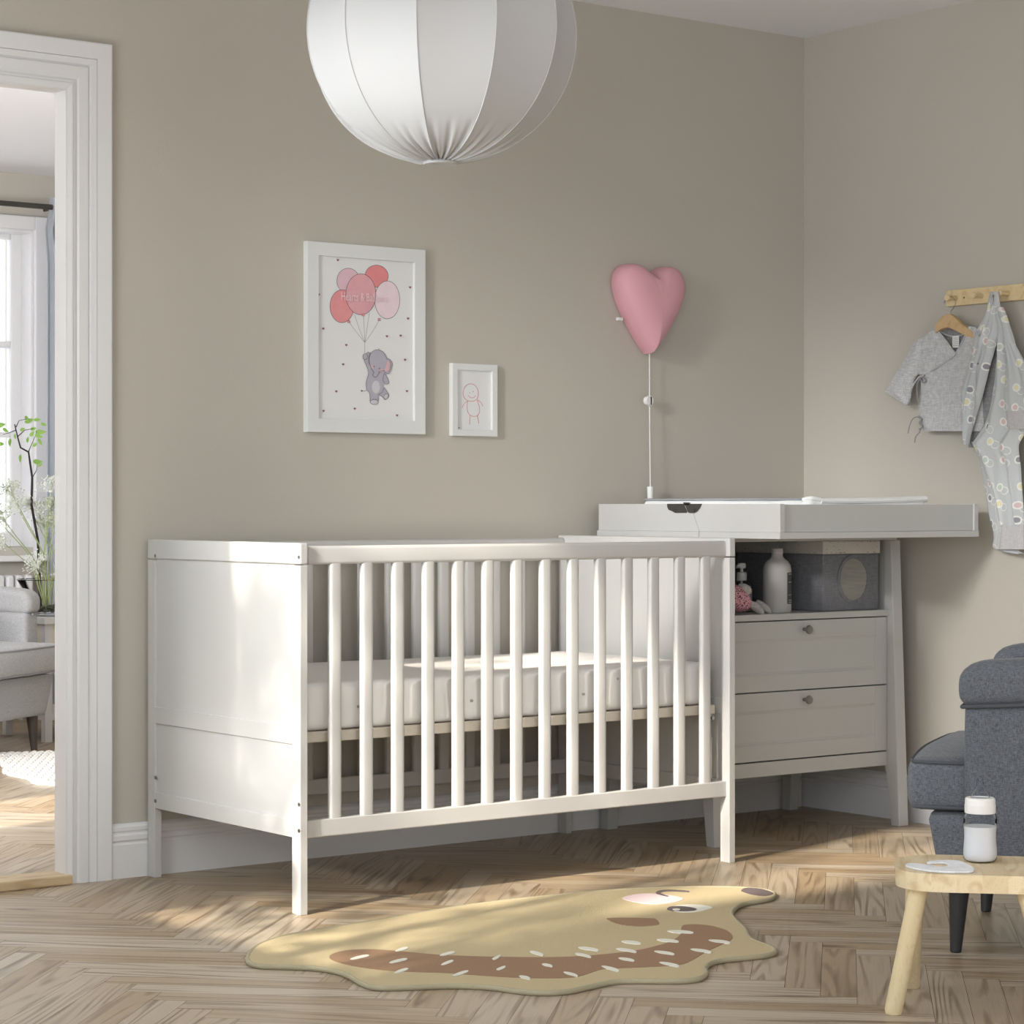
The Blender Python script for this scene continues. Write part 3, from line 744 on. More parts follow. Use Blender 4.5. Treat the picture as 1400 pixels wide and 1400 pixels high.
# pump bottle
q = on_y(1014, 800, -.33); bc = Vector((q.x, -.33, .6645))
t = thing('pump_bottle', bc, 'small clear pump bottle half hidden behind the pink soft toy', 'bottle')
bm = B(); lathe(bm, [(0, 0), (.032, 0), (.0335, .004), (.0335, .072), (.031, .083), (.024, .091), (.013, .096)], bc, 36); obj('body', bm, PLCLR, t, True)
bm = B(); lathe(bm, [(0, .002), (.0315, .002), (.0325, .005), (.0325, .068), (0, .068)], bc, 36); obj('liquid', bm, mat('clear_gel', rgb(170, 172, 172), .3), t, True)
bm = B(); lathe(bm, [(.0145, .094), (.0155, .097), (.0155, .117), (.0125, .119), (.0045, .120), (.0045, .130), (.010, .131), (.0125, .134), (.0125, .142), (.0105, .146), (0, .147)], bc, 30)
tube(bm, [bc + Vector((0, 0, .139)), bc + Vector((-.02, -.004, .139)), bc + Vector((-.026, -.006, .134))], .0045, 10)
lathe(bm, [(.003, .01), (.003, .094)], bc, 8)
obj('pump', bm, WPLAST, t, True)

# soft toy: pink patterned body, grey arm and legs
PK = bpy.data.materials.new('pink_patterned_cotton'); PK.use_nodes = True
nt = PK.node_tree; N = nt.nodes; L = nt.links; bs = N['Principled BSDF']; bs.inputs['Roughness'].default_value = .9
tc = N.new('ShaderNodeTexCoord'); vo = N.new('ShaderNodeTexVoronoi'); vo.inputs['Scale'].default_value = 190; vo.feature = 'F1'
L.new(tc.outputs['Object'], vo.inputs['Vector'])
cr = N.new('ShaderNodeValToRGB'); cr.color_ramp.interpolation = 'LINEAR'
cr.color_ramp.elements[0].position = .32; cr.color_ramp.elements[0].color = rgb(96, 54, 70); cr.color_ramp.elements[1].position = .45; cr.color_ramp.elements[1].color = rgb(222, 166, 178)
L.new(vo.outputs['Distance'], cr.inputs['Fac']); L.new(cr.outputs['Color'], bs.inputs['Base Color'])
TOYG = weave('soft_toy_jersey', rgb(170, 166, 164), rgb(204, 200, 198), 400, .2)
q = on_y(1005, 822, -.445); bc = Vector((q.x, -.445, .6645))
t = thing('soft_toy', bc, 'soft toy with a pink patterned body and grey limbs slumped on the shelf', 'soft toy')
def px2(px, py, y): return on_y(px, py, y)
bm = B(); ellipsoid(bm, px2(1004, 822, -.445) + Vector((0, 0, .010)), (.060, .045, .037), Matrix.Rotation(radians(28), 4, 'Y'), 28)
obj('body', bm, PK, t, True)
def limb(pts, rs, name):
    bm = B(); ps = catmull([px2(*p) for p in pts], 5, False); m_ = len(ps)
    rad = []
    for k in range(m_):
        u = k / (m_ - 1) * (len(rs) - 1); i = min(int(u), len(rs) - 2); rad.append(rs[i] + (rs[i + 1] - rs[i]) * (u - i))
    tube(bm, ps, rad, 14); obj(name, bm, TOYG, t, True, angle=80)
limb([(1010, 800, -.46), (1016, 803, -.47), (1022, 807, -.475), (1026, 810, -.475)], [.006, .0125, .014, .004], 'arm')
limb([(1022, 822, -.455), (1030, 828, -.465), (1038, 834, -.475), (1044, 839.5, -.48)], [.006, .013, .013, .004], 'leg')
limb([(1034, 822, -.44), (1040, 827, -.45), (1048, 833, -.455), (1054, 838, -.46)], [.006, .0115, .0115, .004], 'leg')

# ------------------------------------------------------------------ pictures
INK = mat('ink_line', rgb(96, 84, 92), .8)
BAL = {k: mat('balloon_' + k, c, .85, var=.10, vscale=40) for k, c in dict(mauve=rgb(220, 186, 197), red=rgb(224, 140, 142), coral=rgb(224, 150, 152), rose=rgb(222, 166, 174), pale=rgb(232, 212, 220)).items()}
ELG = mat('elephant_grey', rgb(176, 174, 186), .85, var=.07, vscale=40); ELP = mat('elephant_pink', rgb(214, 176, 184), .85); ELB = mat('elephant_belly', rgb(204, 202, 208), .85)
LINE = mat('pencil_line', rgb(150, 150, 148), .8); HRT = mat('tiny_heart_brown', rgb(120, 84, 92), .8); HRTP = mat('tiny_heart_pink', rgb(196, 150, 158), .8)
LET = mat('pale_lettering', rgb(232, 208, 212), .8); REDC = mat('red_crayon', rgb(206, 96, 96), .8)
def picture(name, x0, x1, z0, z1, fw, dep, label, cat='picture'):
    t = thing(name, ((x0 + x1) / 2, -dep / 2, z0), label, cat)
    bm = B()
    pf = [(0, 0), (0, dep - .001), (.001, dep), (fw - .001, dep), (fw, dep - .001), (fw, .003), (fw, 0)]
    cs = [((x0, z0), (1, 1)), ((x1, z0), (-1, 1)), ((x1, z1), (-1, -1)), ((x0, z1), (1, -1))]
    rings = [[bm.verts.new((c[0] + d[0] * w, -h, c[1] + d[1] * w)) for w, h in pf] for c, d in cs]
    for i in range(4):
        a, b = rings[i], rings[(i + 1) % 4]
        for k in range(len(pf)): bm.faces.new((a[k], a[(k + 1) % len(pf)], b[(k + 1) % len(pf)], b[k]))
    obj('frame', bm, FRAMEW, t)
    bm = B(); box(bm, x0 + fw - .001, x1 - fw + .001, -dep + .0085, -.001, z0 + fw - .001, z1 - fw + .001); sh = obj('paper', bm, PAPER, t)
    return t, sh, -dep + .0085
class Art:
    def __init__(s, y, zoom, ox, oy): s.y = y; s.k = zoom; s.ox = ox; s.oy = oy; s.bm = B(); s.mats = []; s.lay = 0
    def P(s, x, y, off=0): return on_y(s.ox + x * s.k, s.oy + y * s.k, s.y - .0002 - off)
    def mi(s, m):
        if m not in s.mats: s.mats.append(m)
        return s.mats.index(m)
    def nxt(s): s.lay += 1; return s.lay * .00006
    def fill(s, pts, m, smooth=0):
        o = s.nxt(); ps = catmull([(x, y, 0) for x, y in pts], smooth) if smooth else [Vector((x, y, 0)) for x, y in pts]
        flatpoly(s.bm, [s.P(p.x, p.y, o) for p in ps], s.mi(m))
    def line(s, pts, m, w=3., closed=False, smooth=0):
        o = s.nxt(); ps = catmull([(x, y, 0) for x, y in pts], smooth, closed) if smooth else [Vector((x, y, 0)) for x, y in pts]
        if closed: ps = ps + [ps[0]]
        L_, R_ = [], []
        for i, p in enumerate(ps):
            a = ps[max(0, i - 1)]; b = ps[min(len(ps) - 1, i + 1)]
            if closed and i in (0, len(ps) - 1): a, b = ps[-2], ps[1]
            d = (b - a)
            if d.length < 1e-6: d = Vector((1, 0, 0))
            d.normalize(); nn = Vector((-d.y, d.x, 0)) * w / 2
            L_.append(s.bm.verts.new(s.P(p.x + nn.x, p.y + nn.y, o))); R_.append(s.bm.verts.new(s.P(p.x - nn.x, p.y - nn.y, o)))
        for i in range(len(ps) - 1):
            f = s.bm.faces.new((L_[i], L_[i + 1], R_[i + 1], R_[i])); f.material_index = s.mi(m)
    def ell(s, cx, cy, rx, ry, m, rot=0, ol=None, w=3., n=32, egg=0):
        a = radians(rot); pts = []
        for k in range(n):
            u, v = rx * cos(2 * pi * k / n) * (1 + egg * sin(2 * pi * k / n)), ry * sin(2 * pi * k / n)
            pts.append((cx + u * cos(a) - v * sin(a), cy + u * sin(a) + v * cos(a)))
        if m: s.fill(pts, m)
        if ol: s.line(pts, ol, w, True)
    def done(s, name, parent):
        me_bm = s.bm
        o = obj(name, me_bm, s.mats, parent)
        return o
# big picture (coordinates taken off the print, 4.667 units to the measured pixel)
pbg = on_y(415, 590, 0); x1_ = on_y(582, 595, -.02).x; x0_ = on_y(416.5, 590, -.006).x
t, sheet, yy = picture('framed_print', x0_, x1_, 1.191, 1.724, .0385, .020, 'large white framed print of a small elephant holding pink balloons')
A = Art(yy, 300 / 1400., 400, 310)
for pts in ([(358, 605), (410, 675), (460, 738)], [(395, 560), (425, 650), (460, 738)], [(452, 562), (457, 650), (461, 738)], [(490, 548), (475, 650), (462, 738)], [(553, 595), (510, 670), (462, 738)], [(461, 738), (460, 805)]): A.line(pts, LINE, 2.2)
A.ell(355, 345, 72, 80, BAL['mauve'], 0, INK, 2.6)
A.ell(536, 315, 74, 70, BAL['red'], 0, INK, 2.6)
A.ell(604, 467, 80, 121, BAL['pale'], 0, INK, 2.6)
A.ell(315, 507, 76, 105, BAL['coral'], 0, INK, 2.6)
A.ell(436, 431, 96, 131, BAL['rose'], 0, INK, 2.8)
for (x, y) in ((360, 605), (451, 562), (553, 592)): A.fill([(x - 7, y - 8), (x + 6, y - 8), (x + 8, y + 8), (x - 8, y + 8)], BAL['coral']); A.line([(x - 7, y - 8), (x + 6, y - 8), (x + 8, y + 8), (x - 8, y + 8)], INK, 2, True)
z7 = lambda x, y: (( 470 + x * .0786 - 400) / (300 / 1400.), (460 + y * .0786 - 310) / (300 / 1400.))
def zz(*p): return [z7(*q) for q in p]
# elephant: far leg, body, arm, near leg, ear, head
A.fill(zz((640, 960), (700, 890), (775, 990), (780, 1050), (720, 1100), (680, 1060), (620, 1010)), ELG, 4); A.line(zz((700, 890), (775, 990), (780, 1050), (720, 1100), (680, 1060), (620, 1010)), INK, 2.6, False, 4)
A.ell(*z7(735, 1045), 13, 17, ELB, 25, INK, 2.)
A.fill(zz((350, 400), (430, 620), (390, 800), (400, 920), (450, 990), (465, 1150), (600, 1130), (610, 1010), (690, 960), (700, 740), (740, 640), (560, 560), (450, 560), (415, 350)), ELG, 4)
A.line(zz((355, 400), (400, 520), (432, 640), (390, 800), (400, 920), (450, 990), (462, 1140)), INK, 2.6, False, 4)
A.line(zz((600, 1130), (605, 1015), (670, 970), (695, 890)), INK, 2.6, False, 4)
A.ell(*z7(560, 880), 26, 40, ELB)
A.fill(zz((700, 660), (680, 760), (730, 830), (780, 810), (760, 730), (715, 650)), ELG, 4); A.line(zz((700, 660), (680, 760), (730, 830), (780, 810), (760, 730), (715, 650)), INK, 2.6, True, 4)
A.ell(*z7(530, 1140), 25, 15, ELB, 0, INK, 2.4)
A.line(zz((495, 1105), (515, 1085), (535, 1105), (555, 1085), (580, 1110)), INK, 2.2)
A.fill(zz((750, 390), (800, 400), (845, 480), (800, 620), (760, 645), (700, 610), (690, 560), (740, 450)), ELG, 4); A.line(zz((750, 390), (800, 400), (845, 480), (800, 620), (760, 645), (700, 610)), INK, 2.6, False, 4)
A.fill(zz((765, 420), (800, 450), (800, 540), (765, 610), (710, 590), (740, 480)), ELP, 4); A.line(zz((790, 420), (815, 480), (790, 590), (750, 610)), INK, 1.8, False, 4)
A.fill(zz((420, 370), (440, 290), (400, 280), (380, 330)), ELG, 3)
A.line(zz((400, 290), (430, 272), (470, 300)), INK, 2.4, False, 3)
A.fill(zz((440, 400), (470, 300), (540, 240), (620, 240), (700, 290), (750, 390), (745, 480), (700, 590), (620, 630), (580, 690), (540, 710), (500, 670), (525, 620), (470, 540)), ELG, 4)
A.line(zz((700, 590), (620, 630), (580, 690), (540, 710), (500, 670), (525, 620), (470, 540), (440, 400), (470, 300), (540, 240), (620, 240), (700, 290), (755, 400)), INK, 2.8, False, 4)
A.ell(*z7(500, 530), 7, 8, ELP); A.ell(*z7(650, 590), 13, 8, ELP, -10)
A.line(zz((600, 625), (640, 590), (690, 605)), HRT, 2., False, 3)
A.ell(*z7(528, 523), 3.6, 3.8, INK); A.ell(*z7(620, 557), 3.6, 3.8, INK)
A.ell(*z7(373, 350), 15, 19, ELG, 0, INK, 2.6)
A.line(zz((400, 935), (360, 950), (320, 945)), INK, 2.4, False, 3); A.ell(*z7(313, 945), 6, 5, INK)
A.line(zz((600, 240), (610, 205), (630, 245)), INK, 1.6)
def tiny_heart(x, y, m, s=8.):
    pts = [(x + s * .9 * (16 * sin(a) ** 3) / 16., y - s * (13 * cos(a) - 5 * cos(2 * a) - 2 * cos(3 * a) - cos(4 * a)) / 16.) for a in [2 * pi * k / 16 for k in range(16)]]
    A.fill(pts, m)
for x, y in ((288, 212), (667, 208), (749, 386), (167, 432), (736, 585), (195, 649), (601, 698), (689, 694), (342, 754), (717, 848), (322, 877), (278, 1050), (729, 1048), (197, 1174), (396, 1160), (666, 1203)):
    tiny_heart(x + 1.5, y + 1, HRTP, 9.5); tiny_heart(x, y, HRT, 8.)
art = A.done('printed_drawing', sheet)
# lettering across the balloons
cu = bpy.data.curves.new('lettering', 'FONT'); cu.body = 'Hearts & Balloons'; cu.size = 1.
to = bpy.data.objects.new('lettering', cu); COL.objects.link(to)
bpy.context.view_layer.update()
me = bpy.data.meshes.new_from_object(to.evaluated_get(bpy.context.evaluated_depsgraph_get()))
bpy.data.objects.remove(to)
w_ = max(v.co.x for v in me.vertices); A0 = A.P(308, 468, .006 * .8); A1 = A.P(607, 492, .0048)
k_ = (A1.x - A0.x) / w_; slope = 0.0
for v in me.vertices: v.co = Vector((A0.x + v.co.x * k_, A0.y, A0.z + v.co.y * k_ * 1.55 + v.co.x * k_ * .012))
for v in me.vertices: v.co -= ORG[sheet]
me.materials.append(LET); lo = bpy.data.objects.new('lettering', me); COL.objects.link(lo); lo.parent = sheet
lo['label'] = 'faint pale lettering reading Hearts & Balloons'

# small picture
x0_ = on_y(617.5, 595, -.012).x; x1_ = on_y(680, 597, -.014).x
t, sheet, yy = picture('framed_drawing', x0_, x1_, 1.189, 1.4015, .0195, .016, 'small white framed child drawing of a smiling red stick figure')
A = Art(yy, 300 / 1400., 400, 310)
A.line([(1120, 1005), (1098, 1025), (1088, 1060), (1096, 1092), (1120, 1110), (1150, 1113), (1175, 1100), (1185, 1070), (1180, 1035), (1160, 1010), (1135, 1002), (1112, 1010), (1095, 1028)], REDC, 2.8, False, 4)
A.line([(1118, 1110), (1113, 1150), (1122, 1190), (1145, 1208), (1175, 1207), (1192, 1185), (1192, 1150), (1178, 1105)], REDC, 2.8, False, 4)
A.line([(1115, 1113), (1095, 1130), (1082, 1155)], REDC, 2.6, False, 3); A.line([(1180, 1105), (1200, 1120), (1215, 1145)], REDC, 2.6, False, 3)
A.line([(1133, 1205), (1131, 1235), (1130, 1262)], REDC, 2.8, False, 3); A.line([(1178, 1205), (1185, 1235), (1188, 1254)], REDC, 2.8, False, 3)
A.line([(1120, 1075), (1132, 1088), (1148, 1092), (1162, 1086), (1170, 1075)], REDC, 2.4, False, 3)
A.ell(1130, 1060, 2.5, 3, REDC); A.ell(1152, 1052, 2.5, 4, REDC); A.line([(1058, 1282), (1066, 1283)], INK, 5)
A.done('crayon_figure', sheet)

# ------------------------------------------------------------------ heart wall lamp
hz0, hz1 = .99 + 203 / 3245 * 7.22, .99 + 327 / 3245 * 7.3
hcx = on_y(841, 430, -.03).x + .1305
t = thing('heart_lamp', (hcx, -.03, 1.5), 'pink heart balloon wall lamp with a white cord hanging down', 'wall lamp')
HO = [(0, -1.0), (.10, -.90), (.30, -.68), (.55, -.36), (.78, -.02), (.93, .30), (.99, .56), (.93, .80), (.76, .96), (.52, 1.0), (.30, .93), (.12, .80)]
_r = catmull([Vector((x, z, 0)) for x, z in HO] + [Vector((0, .66, 0))], 6, False)
HP = [(p.x, p.y) for p in _r] + [(-p.x, p.y) for p in reversed(_r[1:-1])]
NH = len(HP)
def heart(s, y, up=0.):
    out = []
    fill = max(0., min(1., (.97 - s) * 3.2))
    for x, z in HP:
        if z > 0: z += fill * max(0, .93 - .1 * abs(x) - z) * math.exp(-(x / .45) ** 2)
        # the groove under the cleft runs down into the face
        out.append(Vector((hcx + .131 * s * x, y, 1.592 + .137 * (s * (z - .12) + .12))))
    return out
lay = [(.93, -.001), (1.0, -.010), (1.0, -.040), (.985, -.052), (.955, -.063), (.90, -.074), (.80, -.084), (.66, -.092), (.48, -.097), (.28, -.0995), (.1, -.100)]
bm = B(); rg = [[bm.verts.new(p) for p in heart(s, y, .12)] for s, y in lay]
for a, b in zip(rg, rg[1:]):
    for k in range(NH): bm.faces.new((a[k], a[(k + 1) % NH], b[(k + 1) % NH], b[k]))
bm.faces.new(rg[0]); bm.faces.new(rg[-1])
obj('heart_shade', bm, HEART, t, True, angle=50)
tip = on_y(888, 486, -.03)
bm = B(); tube(bm, [(tip.x, -.03, tip.z + .01), (tip.x, -.03, 1.30), (tip.x, -.034, 1.04)], .0018, 8); cd = obj('cord', bm, WPLAST, t, True)
sc = on_y(885.5, 548, -.03)
bm = B(); lathe(bm, [(0, -.012), (.0135, -.012), (.0145, -.008), (.0145, .004), (.012, .007), (0, .007)], (sc.x, -.03, sc.z), 20, axis='y')
box(bm, sc.x, sc.x + .009, -.042, -.023, sc.z - .016, sc.z + .016, .002); obj('cord_switch', bm, WPLAST, t, True)
pc = on_y(887.5, 683, -.05)
bm = B(); lathe(bm, [(0, .0), (.0085, .0), (.0092, .01), (.0105, .040), (.0105, .043), (0, .044)], (tip.x, -.034, 1.0005), 20)
tube(bm, [(tip.x, -.034, .985), (tip.x, -.034, 1.003)], .008, 14)
obj('plug', bm, WPLAST, t, True)
bm = B(); box(bm, hcx - .118, hcx - .098, -.030, -.018, 1.553, 1.563, .001); obj('wall_clip', bm, WPLAST, t)

# ------------------------------------------------------------------ pendant lamp
LC = Vector((-2.444, -1.385, 2.019)); LR = .298
t = thing('pendant_lamp', (LC.x, LC.y, CH), 'big round white fabric pendant lamp hanging from the ceiling', 'pendant lamp')
NL, SUB = 11, 16
dirc = atan2(CAM[1] - LC.y, CAM[0] - LC.x)
off = dirc - radians(9.7)
def shade_pt(th, ph):   # th from bottom 0..pi
    k = ((ph - off) / (2 * pi / NL)) % 1.
    s = abs(k - .5) * 2                       # 1 on the rib, 0 mid panel
    sh = sin(th)
    r = LR * (sh ** .92)
    sag = .060 * (1 - s ** 2.0) * sh
    r *= (1 - sag)
    pol = max(0, 1 - (th / .72)) if th < pi / 2 else max(0, 1 - ((pi - th) / .72))
    pleat = pol ** .8 * .030 * (sin(ph * NL * 3 + 1.3 * sin(ph * 5)) + .6 * sin(ph * NL * 5 + 2)) * LR * (.35 + .65 * sh)
    z = -cos(th) * LR * .925
    return LC + Vector((r * cos(ph) + pleat * .6 * cos(ph), r * sin(ph) + pleat * .6 * sin(ph), z + pleat * 1.0))
bm = B(); NT = 72; NP = NL * SUB * 2
rows = []
for i in range(NT + 1):
    th = .11 + (pi - .22) * i / NT
    rows.append([bm.verts.new(shade_pt(th, off + 2 * pi * k / NP)) for k in range(NP)])
for a, b in zip(rows, rows[1:]):
    for k in range(NP): bm.faces.new((a[k], a[(k + 1) % NP], b[(k + 1) % NP], b[k]))
c = bm.verts.new(LC + Vector((0, 0, -LR * .925 + .006)))
for k in range(NP): bm.faces.new((rows[0][k], rows[0][(k + 1) % NP], c))
shd = obj('lamp_shade', bm, SHADE, t, True, angle=24)
bm = B(); lathe(bm, [(.020, -.006), (.036, -.007), (.040, -.003), (.036, .002)], LC + Vector((0, 0, -LR * .925)), 40); obj('bottom_gather', bm, SHADE, shd, True)
for k in range(NL):
    ph = off + 2 * pi * k / NL; bm = B()
    tube(bm, [shade_pt(.2 + (pi - .4) * i / 40, ph) + Vector((cos(ph), sin(ph), 0)) * .0006 for i in range(41)], .0013, 6); obj('rib', bm, SHADE, shd, True)
bm = B(); tube(bm, [LC + Vector((0, 0, LR * .9)), (LC.x, LC.y, CH - .03)], .003, 8); obj('cord', bm, WPLAST, t, True)
bm = B(); lathe(bm, [(0, -.06), (.02, -.055), (.05, -.02), (.055, 0), (0, 0)], (LC.x, LC.y, CH), 24); obj('ceiling_cup', bm, WPLAST, t, True)
# ------------------------------------------------------------------ peg rail and baby clothes on the right wall
ry0 = on_x(1293, 400, -.02).y
t = thing('peg_rail', (-.01, ry0 - .35, 1.62), 'light pine peg rail fixed to the right wall', 'peg rail')
bm = B(); box(bm, -.020, -.0002, ry0 - .80, ry0, 1.5945, 1.6435, .002); obj('board', bm, PINE, t)
pegy = [on_x(1306, 408, -.02).y - .0025, on_x(1342, 406, -.02).y, on_x(1378, 403, -.02).y]
pegy += [pegy[-1] - .10, pegy[-1] - .2, pegy[-1] - .3]
for y in pegy:
    bm = B(); lathe(bm, [(.0075, -.019), (.0068, -.045), (.0072, -.050), (.0098, -.056), (.0098, -.060), (.0085, -.0625), (0, -.063)], (0, y, 1.617), 20, axis='x')
    obj('peg', bm, PINE, t, True)
for y in (on_x(1318, 407, -.02).y, ry0 - .74):
    bm = B(); lathe(bm, [(.0028, -.0195), (.0028, -.0205), (0, -.0205)], (0, y, 1.617), 12, axis='x'); obj('screw_hole', bm, DARKM, t)

# hanger
hx = -.055
def px_pt(px, py, x): return on_x(px, py, x)
t = thing('clothes_hanger', px_pt(1303, 430, hx), 'small wooden hanger with a wire hook on the first peg', 'hanger')
bm = B(); hk = [(1290, 413), (1293, 408), (1298, 404.5), (1303, 405), (1306.5, 410), (1305, 417), (1300.5, 423), (1299, 430), (1299.5, 436)]
hk = [(1290.5, 414), (1293, 409), (1297, 406), (1301.5, 406), (1305.5, 410), (1306, 416), (1303.5, 421), (1300, 426), (1299, 433)]
tube(bm, catmull([px_pt(x, y, hx) for x, y in hk], 5, False), .0011, 8); obj('hook', bm, STEEL, t, True)
bm = B()
top = [(1281, 447), (1287, 438), (1293, 431.5), (1299, 429), (1304, 430), (1310, 435), (1318, 443), (1328, 450), (1337, 456)]
bot = [(1335, 464), (1326, 460), (1316, 455), (1307, 449), (1300, 446.5), (1293, 449), (1286, 453), (1281.5, 456)]
ps = [px_pt(x, y, hx + .007) for x, y in top + bot]
prism(bm, ps, (-.013, 0, 0)); bmesh.ops.bevel(bm, geom=[e for e in bm.edges], offset=.0025, segments=2, affect='EDGES')
obj('wooden_arms', bm, BEECH, t, True, angle=40)

def cloth(name, rows, x, thick, m, parent, folds=(), N=60, M=28, flat=.0025, seedv=0, smoothrows=True, wr=.0015):
    """rows: (height, left, right) measured on the wall plane x ; front swells toward the room by thick"""
    rws = []
    pts = [Vector((r[0], r[1], r[2])) for r in rows]
    ps = catmull(pts, 8, False) if smoothrows else pts
    ps = [Vector((p.x, p.y, max(p.z, p.y + .5))) for p in ps]
    bm = B(); F, K = [], []
    for i, p in enumerate(ps):
        f_, k_ = [], []
        for j in range(M + 1):
            u = j / M
            px = p.y + (p.z - p.y) * u
            base = on_x(px, p.x, x)
            e = (1 - abs(2 * u - 1) ** 3.0)
            d = thick * sqrt(max(0, e))
            for (cu, wdt, amp, dv) in folds:
                d += amp * math.exp(-((u - cu - dv * (i / len(ps))) / wdt) ** 2) * min(1, e * 3)
            d += noise.noise(Vector((base.y * 28 + seedv, base.z * 16, seedv))) * wr * 2 * min(1, e * 2.5)
            f_.append(bm.verts.new(base + Vector((-max(d, .0008), 0, 0)))); k_.append(bm.verts.new(base + Vector((flat * min(1, e * 3), 0, 0))))
        F.append(f_); K.append(k_)
    n = len(F)
    for i in range(n - 1):
        for j in range(M):
            bm.faces.new((F[i][j], F[i][j + 1], F[i + 1][j + 1], F[i + 1][j])); bm.faces.new((K[i][j], K[i + 1][j], K[i + 1][j + 1], K[i][j + 1]))
        bm.faces.new((F[i][0], F[i + 1][0], K[i + 1][0], K[i][0])); bm.faces.new((F[i][M], K[i][M], K[i + 1][M], F[i + 1][M]))
    for i in (0, n - 1):
        for j in range(M): bm.faces.new((F[i][j], K[i][j], K[i][j + 1], F[i][j + 1]))
    return obj(name, bm, m, parent, True, angle=70)

t = thing('wrap_top', px_pt(1290, 520, -.045), 'grey baby wrap top with tie strings on the wooden hanger', 'baby top')
cloth('back', [(452, 1281, 1336), (458, 1279, 1338), (470, 1275, 1340), (490, 1275, 1340)], -.034, .002, JERSEYD, t, M=16)
rightp = cloth('front_panel', [(446.5, 1325, 1334), (452, 1322, 1340), (460, 1318.5, 1343), (470, 1313.5, 1344), (482, 1307, 1344), (487, 1304, 1344), (497, 1286, 1344), (508, 1268, 1344), (520, 1260.5, 1344), (540, 1258.5, 1344), (560, 1257, 1344), (575, 1258, 1345), (586, 1262, 1345), (589.5, 1264, 1345)], -.050, .009, JERSEY, t, folds=((.3, .05, .002, .1), (.7, .07, .003, -.1)))
leftp = cloth('front_panel', [(447.5, 1278.5, 1281), (452, 1274, 1284), (458, 1266, 1288.5), (466, 1256, 1295), (474, 1250, 1300), (483, 1247, 1306.5), (492, 1247, 1300), (502, 1250, 1285), (512, 1256, 1272)], -.048, .007, JERSEY, t, folds=((.5, .1, .002, 0),))
cloth('sleeve', [(463, 1256, 1264), (470, 1249, 1268), (480, 1244, 1268), (490, 1238, 1267), (500, 1232, 1265), (510, 1226, 1257), (520, 1220, 1250), (530, 1214, 1248), (536.5, 1210.5, 1246.5), (543, 1221, 1245.5), (549, 1231, 1244), (553.5, 1240, 1242.5)], -.046, .012, JERSEY, t, folds=((.75, .1, -.004, .0), (.45, .1, .003, .05)))
def strip_line(name, pts, x, r, m, par):
    bm = B(); tube(bm, catmull([px_pt(a, b, x) for a, b in pts], 5, False), r, 8); return obj(name, bm, m, par, True)
strip_line('neck_binding', [(1280, 449), (1288, 459.5), (1297, 471), (1306, 483)], -.0575, .0017, JERSEY, leftp)
strip_line('neck_binding', [(1323, 449), (1318.5, 460), (1312, 473), (1304.5, 485.5), (1294, 494), (1284, 501), (1272, 508)], -.0595, .0016, JERSEY, rightp)
strip_line('neck_binding', [(1284, 452), (1291, 456.5), (1300, 459.5), (1310, 459.5), (1318, 457), (1324, 452.5)], -.040, .0022, RIB, t)
strip_line('hem', [(1262.5, 583.5), (1280, 584.5), (1300, 584.5), (1320, 584)], -.0595, .0009, JERSEY, rightp)
strip_line('cuff_hem', [(1213.5, 533), (1222, 539.5), (1232, 545.5), (1243, 550.5)], -.0555, .0009, JERSEY, t)
bm = B(); a = px_pt(1302.5, 459.5, -.043); c = px_pt(1311.5, 475, -.043); box(bm, -.0445, -.043, c.y, a.y, c.z, a.z, .0003); lab = obj('care_label', bm, WPLAST, t)
bm = B()
for k in range(5):
    zt = a.z - .006 - k * .0058; box(bm, -.0448, -.0445, c.y + .004, a.y - .004, zt - .0016, zt)
obj('printed_lines', bm, PADG, lab)
strip_line('tie_string', [(1262, 513), (1256, 516), (1250, 524), (1244, 535)], -.066, .0028, JERSEY, t)
strip_line('tie_string', [(1256, 515), (1262, 523), (1266, 520), (1260, 516), (1254, 525), (1254, 540), (1256, 554)], -.064, .0022, JERSEYD, t)
strip_line('tie_string', [(1259, 573), (1253, 570), (1247, 574), (1243, 584), (1241.5, 593)], -.056, .0016, JERSEYD, t)
strip_line('tie_string', [(1259, 576), (1260, 584), (1257, 591), (1252, 597), (1250.5, 605)], -.058, .0016, JERSEYD, t)
strip_line('tie_knot', [(1256, 569), (1260, 573), (1257, 578), (1261, 583), (1257, 587)], -.060, .0028, JERSEYD, t)

# patterned one-piece: elephants in white outline with coloured bellies
PJ = bpy.data.materials.new('elephant_print_jersey'); PJ.use_nodes = True
nt = PJ.node_tree; N = nt.nodes; L = nt.links; bs = N['Principled BSDF']; bs.inputs['Roughness'].default_value = .9; bs.inputs['Specular IOR Level'].default_value = .2
tc = N.new('ShaderNodeTexCoord'); sp = N.new('ShaderNodeSeparateXYZ'); L.new(tc.outputs['Object'], sp.inputs[0])
cb = N.new('ShaderNodeCombineXYZ'); L.new(sp.outputs['Y'], cb.inputs['X']); L.new(sp.outputs['Z'], cb.inputs['Y'])
nz = N.new('ShaderNodeTexNoise'); nz.inputs['Scale'].default_value = 30; L.new(cb.outputs[0], nz.inputs['Vector'])
def vor(vec, scale, rnd=.55):
    v = N.new('ShaderNodeTexVoronoi'); v.voronoi_dimensions = '2D'; v.inputs['Scale'].default_value = scale; v.inputs['Randomness'].default_value = rnd
    L.new(vec, v.inputs['Vector']); return v
def offs(dx, dy):
    a = N.new('ShaderNodeVectorMath'); a.operation = 'ADD'; a.inputs[1].default_value = (dx, dy, 0); L.new(cb.outputs[0], a.inputs[0]); return a.outputs[0]
